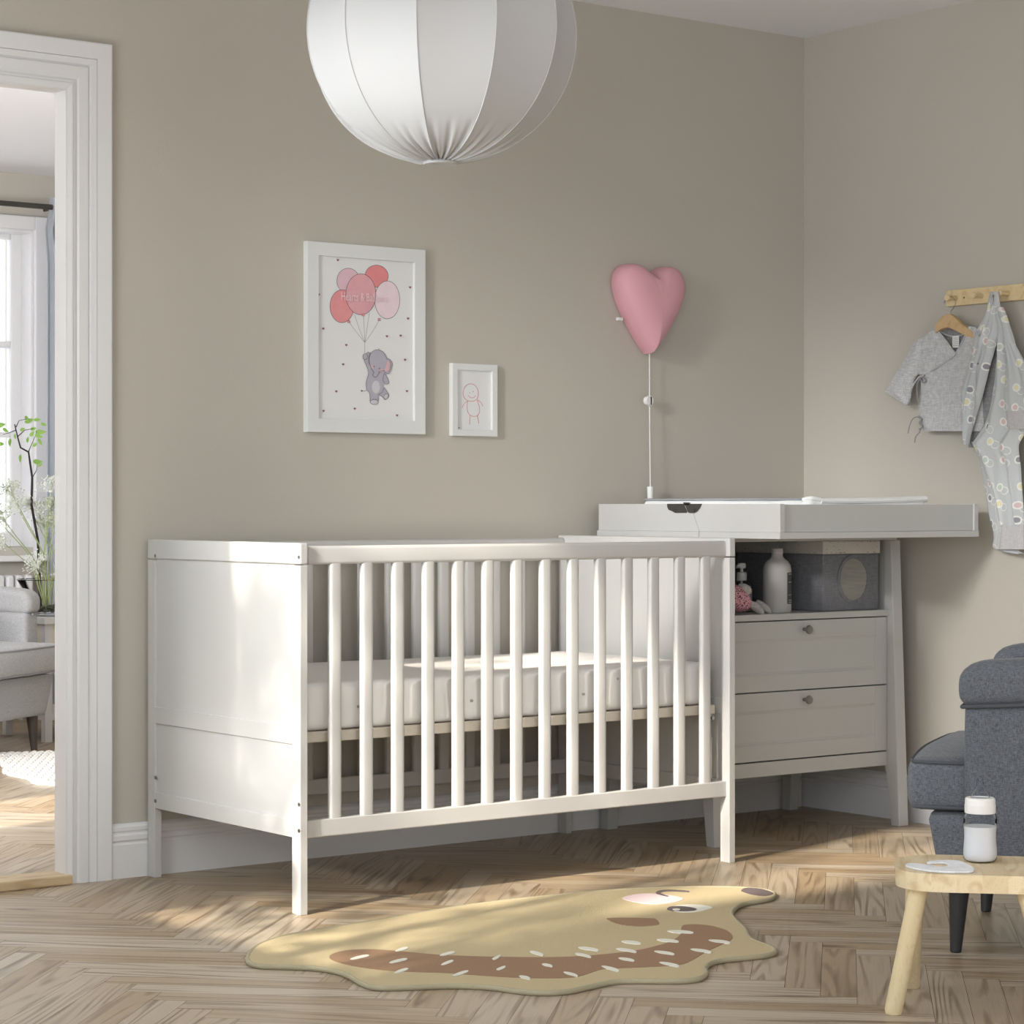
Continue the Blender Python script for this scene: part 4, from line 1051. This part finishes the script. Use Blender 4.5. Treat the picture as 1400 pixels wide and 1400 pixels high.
def band(src, lo, hi):
    a = N.new('ShaderNodeMath'); a.operation = 'GREATER_THAN'; a.inputs[1].default_value = lo; L.new(src, a.inputs[0])
    b = N.new('ShaderNodeMath'); b.operation = 'LESS_THAN'; b.inputs[1].default_value = hi; L.new(src, b.inputs[0])
    c = N.new('ShaderNodeMath'); c.operation = 'MULTIPLY'; L.new(a.outputs[0], c.inputs[0]); L.new(b.outputs[0], c.inputs[1]); return c.outputs[0]
v1 = vor(cb.outputs[0], 17.); v2 = vor(offs(.016, .010), 17.)
ring = band(v1.outputs['Distance'], .135, .215); dot = band(v1.outputs['Distance'], -1, .135)
trunk = band(v2.outputs['Distance'], .17, .205)
cr = N.new('ShaderNodeValToRGB'); cr.color_ramp.interpolation = 'CONSTANT'
es = cr.color_ramp.elements; es[0].position = 0; es[0].color = rgb(222, 218, 180); es[1].position = .35; es[1].color = rgb(212, 188, 186)
for pos, c in ((.5, rgb(150, 148, 156)), (.68, rgb(190, 204, 194)), (.85, rgb(222, 218, 180))):
    e = es.new(pos); e.color = c
sc_ = N.new('ShaderNodeSeparateColor'); L.new(v1.outputs['Color'], sc_.inputs[0]); L.new(sc_.outputs[0], cr.inputs['Fac'])
wm = weave('tmp_base', rgb(184, 188, 190), rgb(206, 209, 210), 500)
nb = N.new('ShaderNodeTexNoise'); nb.inputs['Scale'].default_value = 600; L.new(tc.outputs['Object'], nb.inputs['Vector'])
m0 = N.new('ShaderNodeMix'); m0.data_type = 'RGBA'; m0.inputs['A'].default_value = rgb(182, 186, 188); m0.inputs['B'].default_value = rgb(204, 207, 208); L.new(nb.outputs['Fac'], m0.inputs['Factor'])
def mixc(prev, fac, col=None, src=None):
    m = N.new('ShaderNodeMix'); m.data_type = 'RGBA'; L.new(prev, m.inputs['A']); L.new(fac, m.inputs['Factor'])
    if src: L.new(src, m.inputs['B'])
    else: m.inputs['B'].default_value = col
    return m.outputs['Result']
r_ = mixc(m0.outputs['Result'], trunk, rgb(226, 226, 222)); r_ = mixc(r_, ring, rgb(228, 228, 224)); r_ = mixc(r_, dot, None, cr.outputs['Color'])
L.new(r_, bs.inputs['Base Color'])

t = thing('baby_onesie', px_pt(1360, 560, -.06), 'grey one-piece baby suit printed with elephants hanging from the peg rail', 'baby suit')
cloth('back', [(425, 1352, 1374), (450, 1352, 1380), (480, 1346, 1388), (520, 1336, 1392), (560, 1328, 1392), (590, 1325, 1390), (612, 1324, 1350)], -.047, .002, JERSEYD, t, M=16)
cloth('back_leg', [(604, 1328, 1350), (620, 1338, 1366), (640, 1342, 1376), (665, 1346, 1388), (690, 1350, 1394), (712, 1354, 1396), (722, 1357, 1398), (735, 1359, 1398), (750, 1359.5, 1392), (757, 1384, 1400)], -.046, .012, PJ, t, folds=((.3, .08, .003, .05),))
cloth('front_left', [(399, 1354.5, 1365), (410, 1352, 1366.5), (425, 1348, 1368), (440, 1342, 1368.5), (452, 1335, 1368), (465, 1332, 1364), (480, 1330, 1360), (500, 1324, 1354), (520, 1318, 1349), (540, 1315, 1344), (560, 1315, 1338), (580, 1317, 1332), (598, 1319, 1327), (608, 1322, 1325)], -.068, .012, PJ, t, folds=((.33, .04, -.010, -.05), (.45, .05, .008, -.05), (.8, .08, .005, .0)), seedv=3, wr=.004)
cloth('front_right', [(420, 1363.5, 1372), (432, 1364, 1377), (445, 1366, 1381), (460, 1365, 1386), (480, 1364, 1391), (500, 1362, 1397), (520, 1360, 1402), (540, 1357, 1406), (560, 1353, 1409), (580, 1346, 1408), (595, 1337, 1400), (606, 1330, 1394), (614, 1333, 1393), (625, 1338, 1394), (640, 1344, 1396), (660, 1352, 1397), (680, 1360, 1398.5), (700, 1364, 1400), (718, 1367, 1401)], -.062, .014, PJ, t, folds=((.25, .06, .007, -.1), (.5, .05, -.009, .15), (.7, .06, .009, .1)), seedv=9, N=80, wr=.004)
cloth('leg_cuff', [(717, 1366, 1401.5), (724, 1366, 1401), (735, 1365, 1400.5), (745, 1363.5, 1400.5), (751, 1362, 1400.5)], -.064, .013, RIB, t, folds=((.12, .05, -.006, 0),))
cloth('sleeve', [(470, 1374, 1388), (485, 1376, 1396), (500, 1376, 1404), (515, 1375, 1411), (535, 1373, 1417), (555, 1374, 1421), (562, 1375, 1422)], -.078, .012, PJ, t, folds=((.2, .06, .004, .1), (.6, .08, -.004, 0)), seedv=15)
cloth('sleeve_cuff', [(561, 1375.5, 1421), (572, 1376.5, 1422), (580, 1377.5, 1422), (586.5, 1378.5, 1422)], -.079, .011, RIB, t)
strip_line('placket', [(1334.5, 452), (1341, 464), (1341, 480), (1336, 500), (1334, 520), (1333, 545), (1330, 575), (1325, 600)], -.083, .0016, RIB, t)
strip_line('neck_strap', [(1357, 403), (1355, 420), (1352, 438), (1345, 450), (1339, 457)], -.082, .0030, RIB, t)
bm = B(); c = px_pt(1358.3, 405, -.083); lathe(bm, [(.0045, .001), (.0045, -.001), (.0025, -.002), (0, -.002)], c, 14, axis='x'); c = px_pt(1337, 497, -.086); lathe(bm, [(.003, .001), (.003, -.001), (0, -.0015)], c, 12, axis='x'); obj('snap_button', bm, STEEL, t, True)

# ------------------------------------------------------------------ armchairs
def armchair(name, fab, pipe, legm, label, org, f):
    t = thing(name, (0, 0, 0), label, 'armchair')
    def soft(bm, x0, x1, y0, y1, z0, z1, r, crown=0., n=(18, 18, 8), tf=None):
        b2 = rounded_grid_box(x0, x1, y0, y1, z0, z1, r, n[0], n[1], n[2], lambda p, nr: noise.noise(p * 6) * .002)
        cx, cy = (x0 + x1) / 2, (y0 + y1) / 2
        for v in b2.verts:
            u = (v.co.x - cx) / (x1 - x0) * 2; w = (v.co.y - cy) / (y1 - y0) * 2
            if v.co.z > (z0 + z1) / 2: v.co.z += crown * max(0, 1 - u * u) * max(0, 1 - w * w)
            if tf: tf(v)
        return b2
    # base, tapering in toward the floor
    def taper(v):
        k = max(0, (.30 - v.co.z) / .16)
        v.co.x *= 1 - .055 * k
        if v.co.y > -.3: v.co.y -= .028 * k
    obj('base', soft(None, -.345, .345, -.72, .055, .142, .315, .018, tf=taper), fab, t, True, angle=60)
    def bow(v):
        s = 1 - (v.co.x / .36) ** 2
        if v.co.y > -.2: v.co.y += .02 * s * 1
        k = (v.co.z - .375) / .07
        if v.co.y > -.1: v.co.y += .010 * (1 - k * k)
        if abs(v.co.x) > .2: v.co.x += math.copysign(.006 * (1 - k * k), v.co.x)
    cush = obj('seat_cushion', soft(None, -.335, .335, -.62, .085, .318, .432, .022, .022, (30, 30, 8), bow), fab, t, True, angle=60)
    for z in (.326, .424):
        pts = []
        for (x, y) in ((-.338, -.2), (-.338, 0), (-.336, .06), (-.318, .088), (-.2, .100), (0, .108), (.2, .100), (.318, .088), (.336, .06), (.338, 0), (.338, -.2)): pts.append((x, y, z))
        bm = B(); tube(bm, catmull(pts, 4, False), .0042, 8); obj('piping', bm, pipe, cush, True)
    for s in (-1, 1):
        bm = B()
        # lower arm panel then the padded roll above it
        def tp(v): v.co.x -= s * .02 * max(0, (.30 - v.co.z) / .16)
        a = obj('arm', soft(None, min(s * .362, s * .255), max(s * .362, s * .255), -.74, -.028, .145, .56, .022, n=(8, 30, 20), tf=tp), fab, t, True, angle=60)
        def roll(v):
            k = (v.co.z - .545) / .10
            v.co.x += s * .004 * (1 - (2 * k - 1) ** 2); v.co.y += .008 * (1 - (2 * k - 1) ** 2) if v.co.y > -.3 else 0
            v.co.z += max(0, (-.03 - v.co.y)) * .06
            if v.co.y > -.10: v.co.z -= ((v.co.y + .10) / .08) ** 2 * .010 * max(0, k)
        obj('arm_roll', soft(None, min(s * .366, s * .256), max(s * .366, s * .256), -.74, -.022, .545, .648, .030, n=(10, 40, 12), tf=roll), fab, a, True, angle=80)
        bm = B(); tube(bm, [(s * .367, -.72, .585), (s * .368, -.40, .571), (s * .368, -.05, .551), (s * .355, -.024, .549), (s * .30, -.022, .549)], .0045, 8); obj('piping', bm, pipe, a, True)
    def lean(v): v.co.y -= (v.co.z - .3) * .22
    obj('backrest', soft(None, -.30, .30, -.70, -.56, .30, .80, .045, n=(16, 8, 20), tf=lean), fab, t, True, angle=60)
    for sx in (-1, 1):
        for yy, l in ((0, .135), (-.62, .125)):
            bm = B(); lathe(bm, [(.0105, 0), (.0125, .002), (.0235, .145)], (0, 0, 0), 24)
            M = Matrix.Translation((sx * .276, yy, 0)) @ Matrix.Shear('XY', 4, (sx * -.04, .06 if yy == 0 else .06))
            for v in bm.verts: v.co.x += sx * .276 - sx * .04 * v.co.z; v.co.y += yy + (-.05 if yy == 0 else .08) * v.co.z
            obj('leg', bm, legm, t, True, label='dark tapered leg')
    t.location = org; t.rotation_euler = (0, 0, atan2(f[1], f[0]) - pi / 2)
    return t
armchair('armchair', FAB, PIPE, BLACKL, 'blue-grey upholstered armchair by the right wall behind the stool', (-1.2965, -1.8945, 0), (-.57, .82))
armchair('armchair', FAB2, PIPE2, BROWNL, 'light grey armchair seen through the doorway in the next room', (-1.5035, 2.911, 0), (.565, -.827))

# ------------------------------------------------------------------ stool, bottle, bib
e = Vector((.70, -.714, 0)).normalized(); nrm = Vector((.714, .70, 0)).normalized()
SZ = .284
def en(a, b, z=0.): return e * a + nrm * b + Vector((0, 0, z))
e0, e1, n0, n1 = .260, .585, -3.262, -3.000
t = thing('stool', en((e0 + e1) / 2, (n0 + n1) / 2), 'small light pine stool with round legs in front of the armchair', 'stool')
def rrect(a0, a1, b0, b1, r, n=10):
    out = []
    for (ca, cb_, s0) in ((a1 - r, b1 - r, 0), (a0 + r, b1 - r, 90), (a0 + r, b0 + r, 180), (a1 - r, b0 + r, 270)):
        for k in range(n + 1):
            a = radians(s0 + 90 * k / n); out.append((ca + r * cos(a), cb_ + r * sin(a)))
    return out
pr_ = rrect(e0, e1, n0, n1, .088)
bm = B(); vs = prism(bm, [en(a, b, SZ - .034) for a, b in pr_], (0, 0, .034))
bmesh.ops.bevel(bm, geom=[ed for ed in bm.edges if abs(ed.verts[0].co.z - ed.verts[1].co.z) < 1e-4], offset=.0025, segments=2, affect='EDGES')
# glued staves, each with its own grain
STAVES = bpy.data.materials['stool_pine']; nt = STAVES.node_tree
seat = obj('seat', bm, BIRCH, t, True, angle=40)
seat.data.uv_layers.new(name='g')
for nm in ('Mapping', 'Mapping.001'):
    pass
tcs = [n for n in nt.nodes if n.type == 'TEX_COORD'][0]
# staves: shift the grain lookup by a per-stave offset along the nrm axis
for mp in [n for n in nt.nodes if n.type == 'MAPPING']:
    src = tcs.outputs['Object']
    dot_ = nt.nodes.new('ShaderNodeVectorMath'); dot_.operation = 'DOT_PRODUCT'; dot_.inputs[1].default_value = tuple(e); nt.links.new(src, dot_.inputs[0])
    m_ = nt.nodes.new('ShaderNodeMath'); m_.operation = 'MULTIPLY'; m_.inputs[1].default_value = 1 / .048; nt.links.new(dot_.outputs['Value'], m_.inputs[0])
    fl_ = nt.nodes.new('ShaderNodeMath'); fl_.operation = 'FLOOR'; nt.links.new(m_.outputs[0], fl_.inputs[0])
    m2 = nt.nodes.new('ShaderNodeMath'); m2.operation = 'MULTIPLY'; m2.inputs[1].default_value = 3.7; nt.links.new(fl_.outputs[0], m2.inputs[0])
    wn = nt.nodes.new('ShaderNodeTexWhiteNoise'); wn.noise_dimensions = '1D'; nt.links.new(fl_.outputs[0], wn.inputs['W'])
    first = [n for n in nt.nodes if n.type == 'MIX'][0]; nt.links.new(wn.outputs['Value'], first.inputs['Factor'])
    rot = nt.nodes.new('ShaderNodeMapping'); rot.inputs['Rotation'].default_value = (0, 0, -atan2(nrm.y, nrm.x)); nt.links.new(src, rot.inputs['Vector'])
    ad = nt.nodes.new('ShaderNodeVectorMath'); ad.operation = 'ADD'; nt.links.new(rot.outputs[0], ad.inputs[0]); nt.links.new(m2.outputs[0], ad.inputs[1])
    nt.links.new(ad.outputs[0], mp.inputs['Vector'])
LEGW = wood('stool_leg_pine', rgb(230, 214, 178), rgb(222, 204, 164), rgb(200, 172, 128), 3., (14, 14, 3), .5, ringfac=.3)
tops = [(.305, -3.205), (.30, -3.06), (.505, -3.205), (.505, -3.06)]
feet = [on_z(1221, 1386), on_z(1246, 1350), None, None]
fa = [(f_.dot(e), f_.dot(nrm)) if f_ is not None else None for f_ in feet]
fa[2] = (.575, fa[0][1]); fa[3] = (.585, fa[1][1])
for (ta, tb_), f_ in zip(tops, fa):
    bm = B(); tube(bm, [en(f_[0], f_[1], .0), en(f_[0], f_[1], .004).lerp(en(ta, tb_, SZ - .03), .01), en(ta, tb_, SZ - .033)], [.0150, .0172, .0180], 24)
    obj('leg', bm, LEGW, t, True)

bc = on_z(1340, 1178, SZ); bc.z = SZ + .0005
t = thing('baby_bottle', bc, 'clear baby bottle of milk with a white collar standing on the stool', 'baby bottle')
k = .97
prof = [(.026, 0), (.0315, .003), (.0340, .009), (.0345, .018), (.0335, .032), (.0325, .045), (.0325, .060), (.0338, .076), (.0340, .084), (.0325, .092), (.0285, .0975)]
bm = B(); lathe(bm, [(r * k, h) for r, h in prof], bc, 48, cap=False); lathe(bm, [(0, .0005), (.026, .0005)], bc, 48, cap=False); obj('bottle_body', bm, PLCLR, t, True)
MILK = mat('milk', rgb(226, 226, 228), .45)
bm = B(); lathe(bm, [(0, .002), (.025, .002), (.030, .005), (.0325, .010), (.0330, .018), (.0320, .032), (.0310, .045), (.0310, .060), (.0322, .070), (0, .0702)], bc, 48); obj('milk', bm, MILK, t, True)
bm = B(); lathe(bm, [(.0285, .0955), (.0302, .0965), (.0305, .112), (.0298, .113), (.0298, .120), (.0292, .124), (.0272, .1262), (.0190, .1265), (.0185, .1245)], bc, 48, cap=False); obj('collar', bm, WPLAST, t, True)
bm = B(); lathe(bm, [(.0185, .1245), (.0180, .129), (.0150, .136), (.0100, .1425), (.0068, .150), (.0060, .158), (.0062, .162), (.0050, .1655), (.0, .167)], bc, 36, cap=False); obj('teat', bm, PLCLR, t, True)

t = thing('bib', on_z(1290, 1188, SZ), 'small folded white bib lying on the stool beside the baby bottle', 'bib')
outl = [(1238.5, 1182.5), (1243, 1181), (1255, 1181.5), (1270, 1183.5), (1282, 1185.5), (1292, 1185.5), (1297.5, 1183.3), (1293, 1180.3), (1283, 1179.3), (1272, 1180.3), (1267, 1179.6), (1274, 1177.6), (1290, 1176.6), (1305, 1176.8), (1314, 1178.5), (1323, 1182.5), (1330.5, 1187), (1331.5, 1190), (1327, 1192), (1310, 1192.3), (1290, 1192), (1270, 1190.5), (1252, 1187.5), (1243, 1185.5)]
ps = catmull([on_z(x, y, SZ + .003) for x, y in outl], 3)
bm = B(); flatpoly(bm, [Vector((p.x, p.y, SZ + .001)) for p in ps])
r_ = bmesh.ops.extrude_face_region(bm, geom=bm.faces[:]); bmesh.ops.translate(bm, verts=[v for v in r_['geom'] if isinstance(v, bmesh.types.BMVert)], vec=(0, 0, .0035))
obj('cloth', bm, weave('bib_cotton', rgb(212, 216, 222), rgb(238, 240, 244), 300, .2), t, True)

# ------------------------------------------------------------------ rug
RT_ = .0105
RUG = mat('rug_sand_pile', rgb(190, 174, 138), .95, bump=.8, bscale=420, var=.05, vscale=200)
RBR = mat('rug_brown_pile', rgb(150, 120, 94), .95, bump=.8, bscale=420, var=.08, vscale=200)
RWH = mat('rug_white_pile', rgb(224, 222, 210), .95, bump=.8, bscale=420, var=.04, vscale=200)
RPK = mat('rug_pink_pile', rgb(222, 200, 202), .95, bump=.8, bscale=420, var=.04, vscale=200)
RDK = mat('rug_dark_pile', rgb(104, 92, 92), .95, bump=.8, bscale=420, var=.06, vscale=200)
REDGE = mat('rug_bound_edge', rgb(166, 158, 132), .9, bump=.6, bscale=260)
ol = [(35, 236), (45, 217), (68, 200), (120, 183), (180, 171), (250, 160), (400, 135), (600, 103), (800, 80), (950, 67), (1070, 61), (1180, 58.5), (1270, 60), (1330, 64.5), (1360, 73), (1354, 85), (1325, 92), (1285, 98.5), (1262, 110), (1253, 125), (1264, 142), (1286, 162), (1294, 180), (1306, 191), (1330, 200), (1356, 210), (1362, 221), (1335, 229), (1290, 234), (1225, 241), (1196, 250), (1186, 262), (1188, 274), (1172, 286), (1130, 292), (1060, 292.5), (1000, 292), (950, 295), (890, 308), (840, 318), (780, 322), (720, 318), (660, 310), (600, 305.5), (520, 305), (420, 309), (360, 309), (325, 300), (290, 280), (255, 268), (200, 260), (130, 257), (70, 255), (42, 248)]
def rp(x, y, k=760 / 1400., ox=320, oy=1180, z=RT_): return on_z(ox + x * k, oy + y * k, z)
opts = catmull([rp(x, y) for x, y in ol], 4)
t = thing('animal_rug', (sum((p.x for p in opts)) / len(opts), sum((p.y for p in opts)) / len(opts), 0), 'sand coloured animal shaped rug with brown spiny band and winking face', 'rug')
bm = B(); prism(bm, [Vector((p.x, p.y, .0005)) for p in opts], (0, 0, RT_ - .001))
obj('rug_pile', bm, RUG, t)
bm = B(); n = len(opts)
for cz, rad in ((.0058, .0058),):
    rings = []
    for i, p in enumerate(opts):
        d = (opts[(i + 1) % n] - opts[i - 1]); d.z = 0; d.normalize(); sd = Vector((d.y, -d.x, 0))
        rings.append([bm.verts.new(Vector((p.x, p.y, cz)) + sd * rad * cos(2 * pi * k / 10) + Vector((0, 0, rad * sin(2 * pi * k / 10)))) for k in range(10)])
    for i in range(n):
        a, b = rings[i], rings[(i + 1) % n]
        for k in range(10): bm.faces.new((a[k], a[(k + 1) % 10], b[(k + 1) % 10], b[k]))
obj('bound_edge', bm, REDGE, t, True)
def rugpatch(name, pts, m, lift, sub=4):
    ps = catmull([Vector(p) for p in pts], sub) if sub else [Vector(p) for p in pts]
    bm = B(); flatpoly(bm, [Vector((p.x, p.y, RT_ - .0005 + lift)) for p in ps])
    r_ = bmesh.ops.extrude_face_region(bm, geom=bm.faces[:]); bmesh.ops.translate(bm, verts=[v for v in r_['geom'] if isinstance(v, bmesh.types.BMVert)], vec=(0, 0, -.0006 - lift))
    return obj(name, bm, m, t)
g = lambda x, y: rp(x, y, 260 / 1400., 820, 1190)
h1 = lambda x, y: rp(x, y, 400 / 1400., 330, 1140)
h2 = lambda x, y: rp(x, y, 400 / 1400., 680, 1140)
upper = [rp(240, 238), rp(252, 227), rp(290, 219), rp(350, 217), rp(430, 223), rp(520, 231), rp(620, 235), rp(700, 236.5), rp(780, 237), rp(860, 235), g(0, 620), g(150, 604), g(300, 583), g(400, 560), g(500, 530), g(560, 500), g(600, 462), g(600, 425)]
outer = [g(620, 402), g(700, 397), g(790, 403), g(870, 420), g(940, 445), g(978, 485), g(960, 515), g(900, 545), g(800, 590), g(740, 625), g(690, 655), g(610, 690), g(500, 703), g(400, 709), g(250, 716), g(100, 722), g(0, 731)]
low = [rp(860, 287), rp(780, 290), rp(700, 288), rp(620, 283), rp(540, 277), rp(450, 274), rp(380, 270), rp(310, 261), rp(262, 250)]
rugpatch('brown_band', upper + outer + low, RBR, .0008)
def dash(c, half, w, fn):
    (x, y), (hx_, hy_), bendv = c, half, w
    a, b = (x - hx_, y - hy_), (x + hx_, y + hy_)
    L1 = [fn(a[0], a[1]), fn(x + (a[0] - x) * .45, y + (a[1] - y) * .45 - 6 - bendv), fn(x + hx_ * .5, y + hy_ * .5 - 7 - bendv), fn(b[0], b[1] - 2), fn(b[0] - hx_ * .1, b[1] + 5), fn(x + hx_ * .3, y + hy_ * .3 + 6 - bendv), fn(x - hx_ * .5, y - hy_ * .5 + 6 - bendv)]
    rugpatch('white_spine', L1, RWH, .0016, 3)
for c, hf in (((565, 592), (45, -9)), ((750, 609), (43, -9)), ((766, 554), (30, -8)), ((766, 656), (33, -9)), ((985, 575), (36, -8)), ((985, 618), (30, -10)), ((1048, 669), (38, -11))): dash(c, hf, 0, h1)
for c, hf, bd in (((1220, 590), (20, -9), -4), ((1242, 643), (22, -7), -2)): dash(c, hf, bd, h1)
for c, hf in (((188, 572), (32, 9)), ((238, 630), (25, 5)), ((130, 688), (27, 6)), ((350, 672), (34, 9)), ((410, 582), (38, 9)), ((435, 551), (48, 7)), ((540, 645), (42, 11)), ((617, 602), (38, 6)), ((640, 520), (46, 5)), ((617, 558), (48, 8)), ((798, 570), (48, 7)), ((822, 625), (48, 9)), ((815, 512), (52, 5)), ((875, 470), (62, 4)), ((1062, 516), (52, 6)), ((973, 560), (50, 7))): dash(c, hf, 0, h2)
def ellp(fn, cx, cy, rx, ry, n=20, a0=0, a1=360): return [fn(cx + rx * cos(radians(a0 + (a1 - a0) * k / n)), cy + ry * sin(radians(a0 + (a1 - a0) * k / n))) for k in range(n)]
rugpatch('pink_cheek', [g(165, 203), g(230, 182), g(320, 171), g(420, 172), g(520, 183), g(590, 198), g(612, 212), g(570, 230), g(490, 243), g(400, 248), g(310, 241), g(220, 225)], RPK, .0008)
rugpatch('eye_white', [g(505, 285), g(540, 263), g(620, 252), g(720, 252), g(800, 262), g(830, 275), g(790, 288), g(740, 300), g(660, 309), g(570, 304)], RWH, .0008)
rugpatch('pupil', [g(494, 284), g(520, 268), g(580, 264), g(650, 270), g(700, 280), g(714, 288), g(690, 298), g(620, 302), g(550, 300), g(510, 293)], RDK, .0014)
rugpatch('eye_glint', [g(535, 290), g(560, 284), g(590, 288), g(585, 296), g(555, 297)], RWH, .0020)
rugpatch('winking_line', [g(412, 165), g(430, 152), g(480, 144), g(560, 145), g(650, 152), g(650, 160), g(570, 156), g(500, 155), g(462, 158), g(445, 166), g(470, 178), g(508, 190), g(495, 194), g(450, 184), g(420, 175)], RDK, .0014, 2)
rugpatch('nose', [g(50, 352), g(150, 348), g(280, 349), g(390, 353), g(415, 360), g(440, 392), g(400, 405), g(300, 412), g(200, 406), g(120, 390), g(70, 368)], RBR, .0008, 2)
rugpatch('dark_ear', [g(1040, 148), g(1070, 130), g(1140, 126), g(1210, 140), g(1265, 160), g(1278, 172), g(1240, 184), g(1190, 187), g(1120, 178), g(1060, 160)], RDK, .0008)

# ------------------------------------------------------------------ light
w = bpy.data.worlds.new('daylight'); scene.world = w; w.use_nodes = True
w.node_tree.nodes['Background'].inputs['Color'].default_value = (.88, .93, 1.0, 1)
w.node_tree.nodes['Background'].inputs['Strength'].default_value = 2.05
def lamp(name, kind, loc, energy, col=(1, 1, 1), direction=None, size=None, size_y=None):
    l = bpy.data.lights.new(name, kind); l.energy = energy; l.color = col
    if size: l.shape = 'RECTANGLE'; l.size = size; l.size_y = size_y or size
    o = bpy.data.objects.new(name, l); COL.objects.link(o); o.location = loc
    if direction: o.rotation_euler = Vector(direction).to_track_quat('-Z', 'Z').to_euler()
    return o
SUN_D = Vector((.31, .082, -.182)).normalized()
sun = lamp('sun', 'SUN', (-9, -4, 6), 9.0, (1., .90, .76), SUN_D); sun.data.angle = radians(1.4)
KD = Vector((1, .243, -.243)).normalized()
lamp('bright_sky_patch', 'AREA', Vector((-.1, -.7, 1.2)) - KD * 15, 2900, (1., .98, .95), KD, 1.8, 3.2)
lamp('left_fill', 'AREA', (-6.18, -4.95, 1.5), 62, (.88, .94, 1.), (1, .15, -.05), 1.6, 2.6)  # added fill lamp at an unseen opening, lifts the ambient from the left
lamp('front_fill', 'AREA', (-3.2, -6.98, 1.5), 18, (.88, .94, 1.), (0, 1, -.05), 2.7, 1.6)  # added lamp behind the camera, brightens drawer fronts and other front faces
lamp('window_daylight', 'AREA', (-3.985, -1.0, 1.3), 19, (.90, .95, 1.), (1, .0, -.15), 1.0, .9)
lamp('next_room_fill', 'AREA', (-3.95, 1.0, 1.4), 150, (.97, .98, 1.), (1, 1.35, -.05), 1.1, 1.5)  # added lamp out of view, aimed to brighten the far window wall

# foliage outside the window breaks the sun into soft blotches
t = thing('garden_tree', (-6.6, -2.3, -2.5), 'leafy tree branches and added light-blocking leaves outside the window of the left wall', 'tree')
bm = B(); rr = random.Random(21)
sd = SUN_D
def outside(p, dist): return Vector(p) - sd * dist
for (ty, tz, rad, nn) in ((-1.66, 1.36, .08, 24), (-1.28, .95, .09, 14), (-1.0, 1.62, .12, 190), (-1.0, 1.3, .12, 170), (-1.0, 1.15, .05, 8), (-1.95, 1.15, .16, 60), (-1.72, 1.02, .1, 20), (-2.15, 2.35, .07, 90), (-1.85, 2.36, .07, 110), (-1.55, 2.36, .07, 110), (-1.25, 2.36, .07, 110), (-.95, 2.36, .07, 90), (-2.2, 1.9, .08, 50), (-2.22, 1.5, .07, 50)):
    for k in range(nn):
        c = outside((-4.0 + 0, ty, tz), 2.6) + Vector((rr.gauss(0, .25), rr.gauss(0, rad), rr.gauss(0, rad)))
        s = rr.uniform(.03, .055); a = Vector((rr.gauss(0, 1), rr.gauss(0, 1), rr.gauss(0, 1))).normalized(); b = a.cross(Vector((rr.gauss(0, 1), 1, .3))).normalized()
        vs = [bm.verts.new(c + q) for q in (a * s * 1.4, b * s * .7, -a * s * 1.4, -b * s * .7)]
        bm.faces.new(vs)
for (ty, tz, rad, nn) in ((-1.0, .98, .13, 150), (-1.0, 1.25, .12, 60), (-1.35, .92, .14, 80), (-1.7, .85, .12, 50)):  # added leaf clusters close to the opening, hold light off the crib panel
    for k in range(nn):
        c = outside((-4.0, ty, tz), .55) + Vector((rr.gauss(0, .1), rr.gauss(0, rad), rr.gauss(0, rad)))
        s = rr.uniform(.02, .04); a = Vector((rr.gauss(0, 1), rr.gauss(0, 1), rr.gauss(0, 1))).normalized(); b = a.cross(Vector((rr.gauss(0, 1), 1, .3))).normalized()
        bm.faces.new([bm.verts.new(c + q) for q in (a * s * 1.4, b * s * .7, -a * s * 1.4, -b * s * .7)])
bmesh.ops.solidify(bm, geom=bm.faces[:], thickness=.001)
obj('foliage', bm, LEAF, t, kind='stuff')
bm = B(); tube(bm, [(-6.9, -2.6, -2.5), (-6.8, -2.6, 0), (-6.6, -2.5, 1.8), (-6.5, -2.3, 3.6)], [.09, .07, .05, .02], 10)
for zz in (2.4, 2.9, 3.2): tube(bm, [(-6.6, -2.5, zz - .5), (-6.5, -2.2, zz), (-6.3, -1.9, zz + .2)], [.03, .02, .01], 8)
obj('trunk', bm, BARK, t, True)

# ------------------------------------------------------------------ camera
cam = bpy.data.cameras.new('camera'); co = bpy.data.objects.new('camera', cam); COL.objects.link(co)
co.location = (CAM[0], CAM[1], EYE); co.rotation_euler = (pi / 2, 0, YAW - pi / 2)
cam.sensor_width = 36; cam.lens = FOC / 1400 * 36; cam.shift_y = -(700 - HOR) / 1400.
cam.clip_end = 200
scene.camera = co
vs_ = scene.view_settings
vs_.view_transform = 'Standard'; vs_.look = 'None'; vs_.gamma = 1.; vs_.exposure = 0.; vs_.use_curve_mapping = False
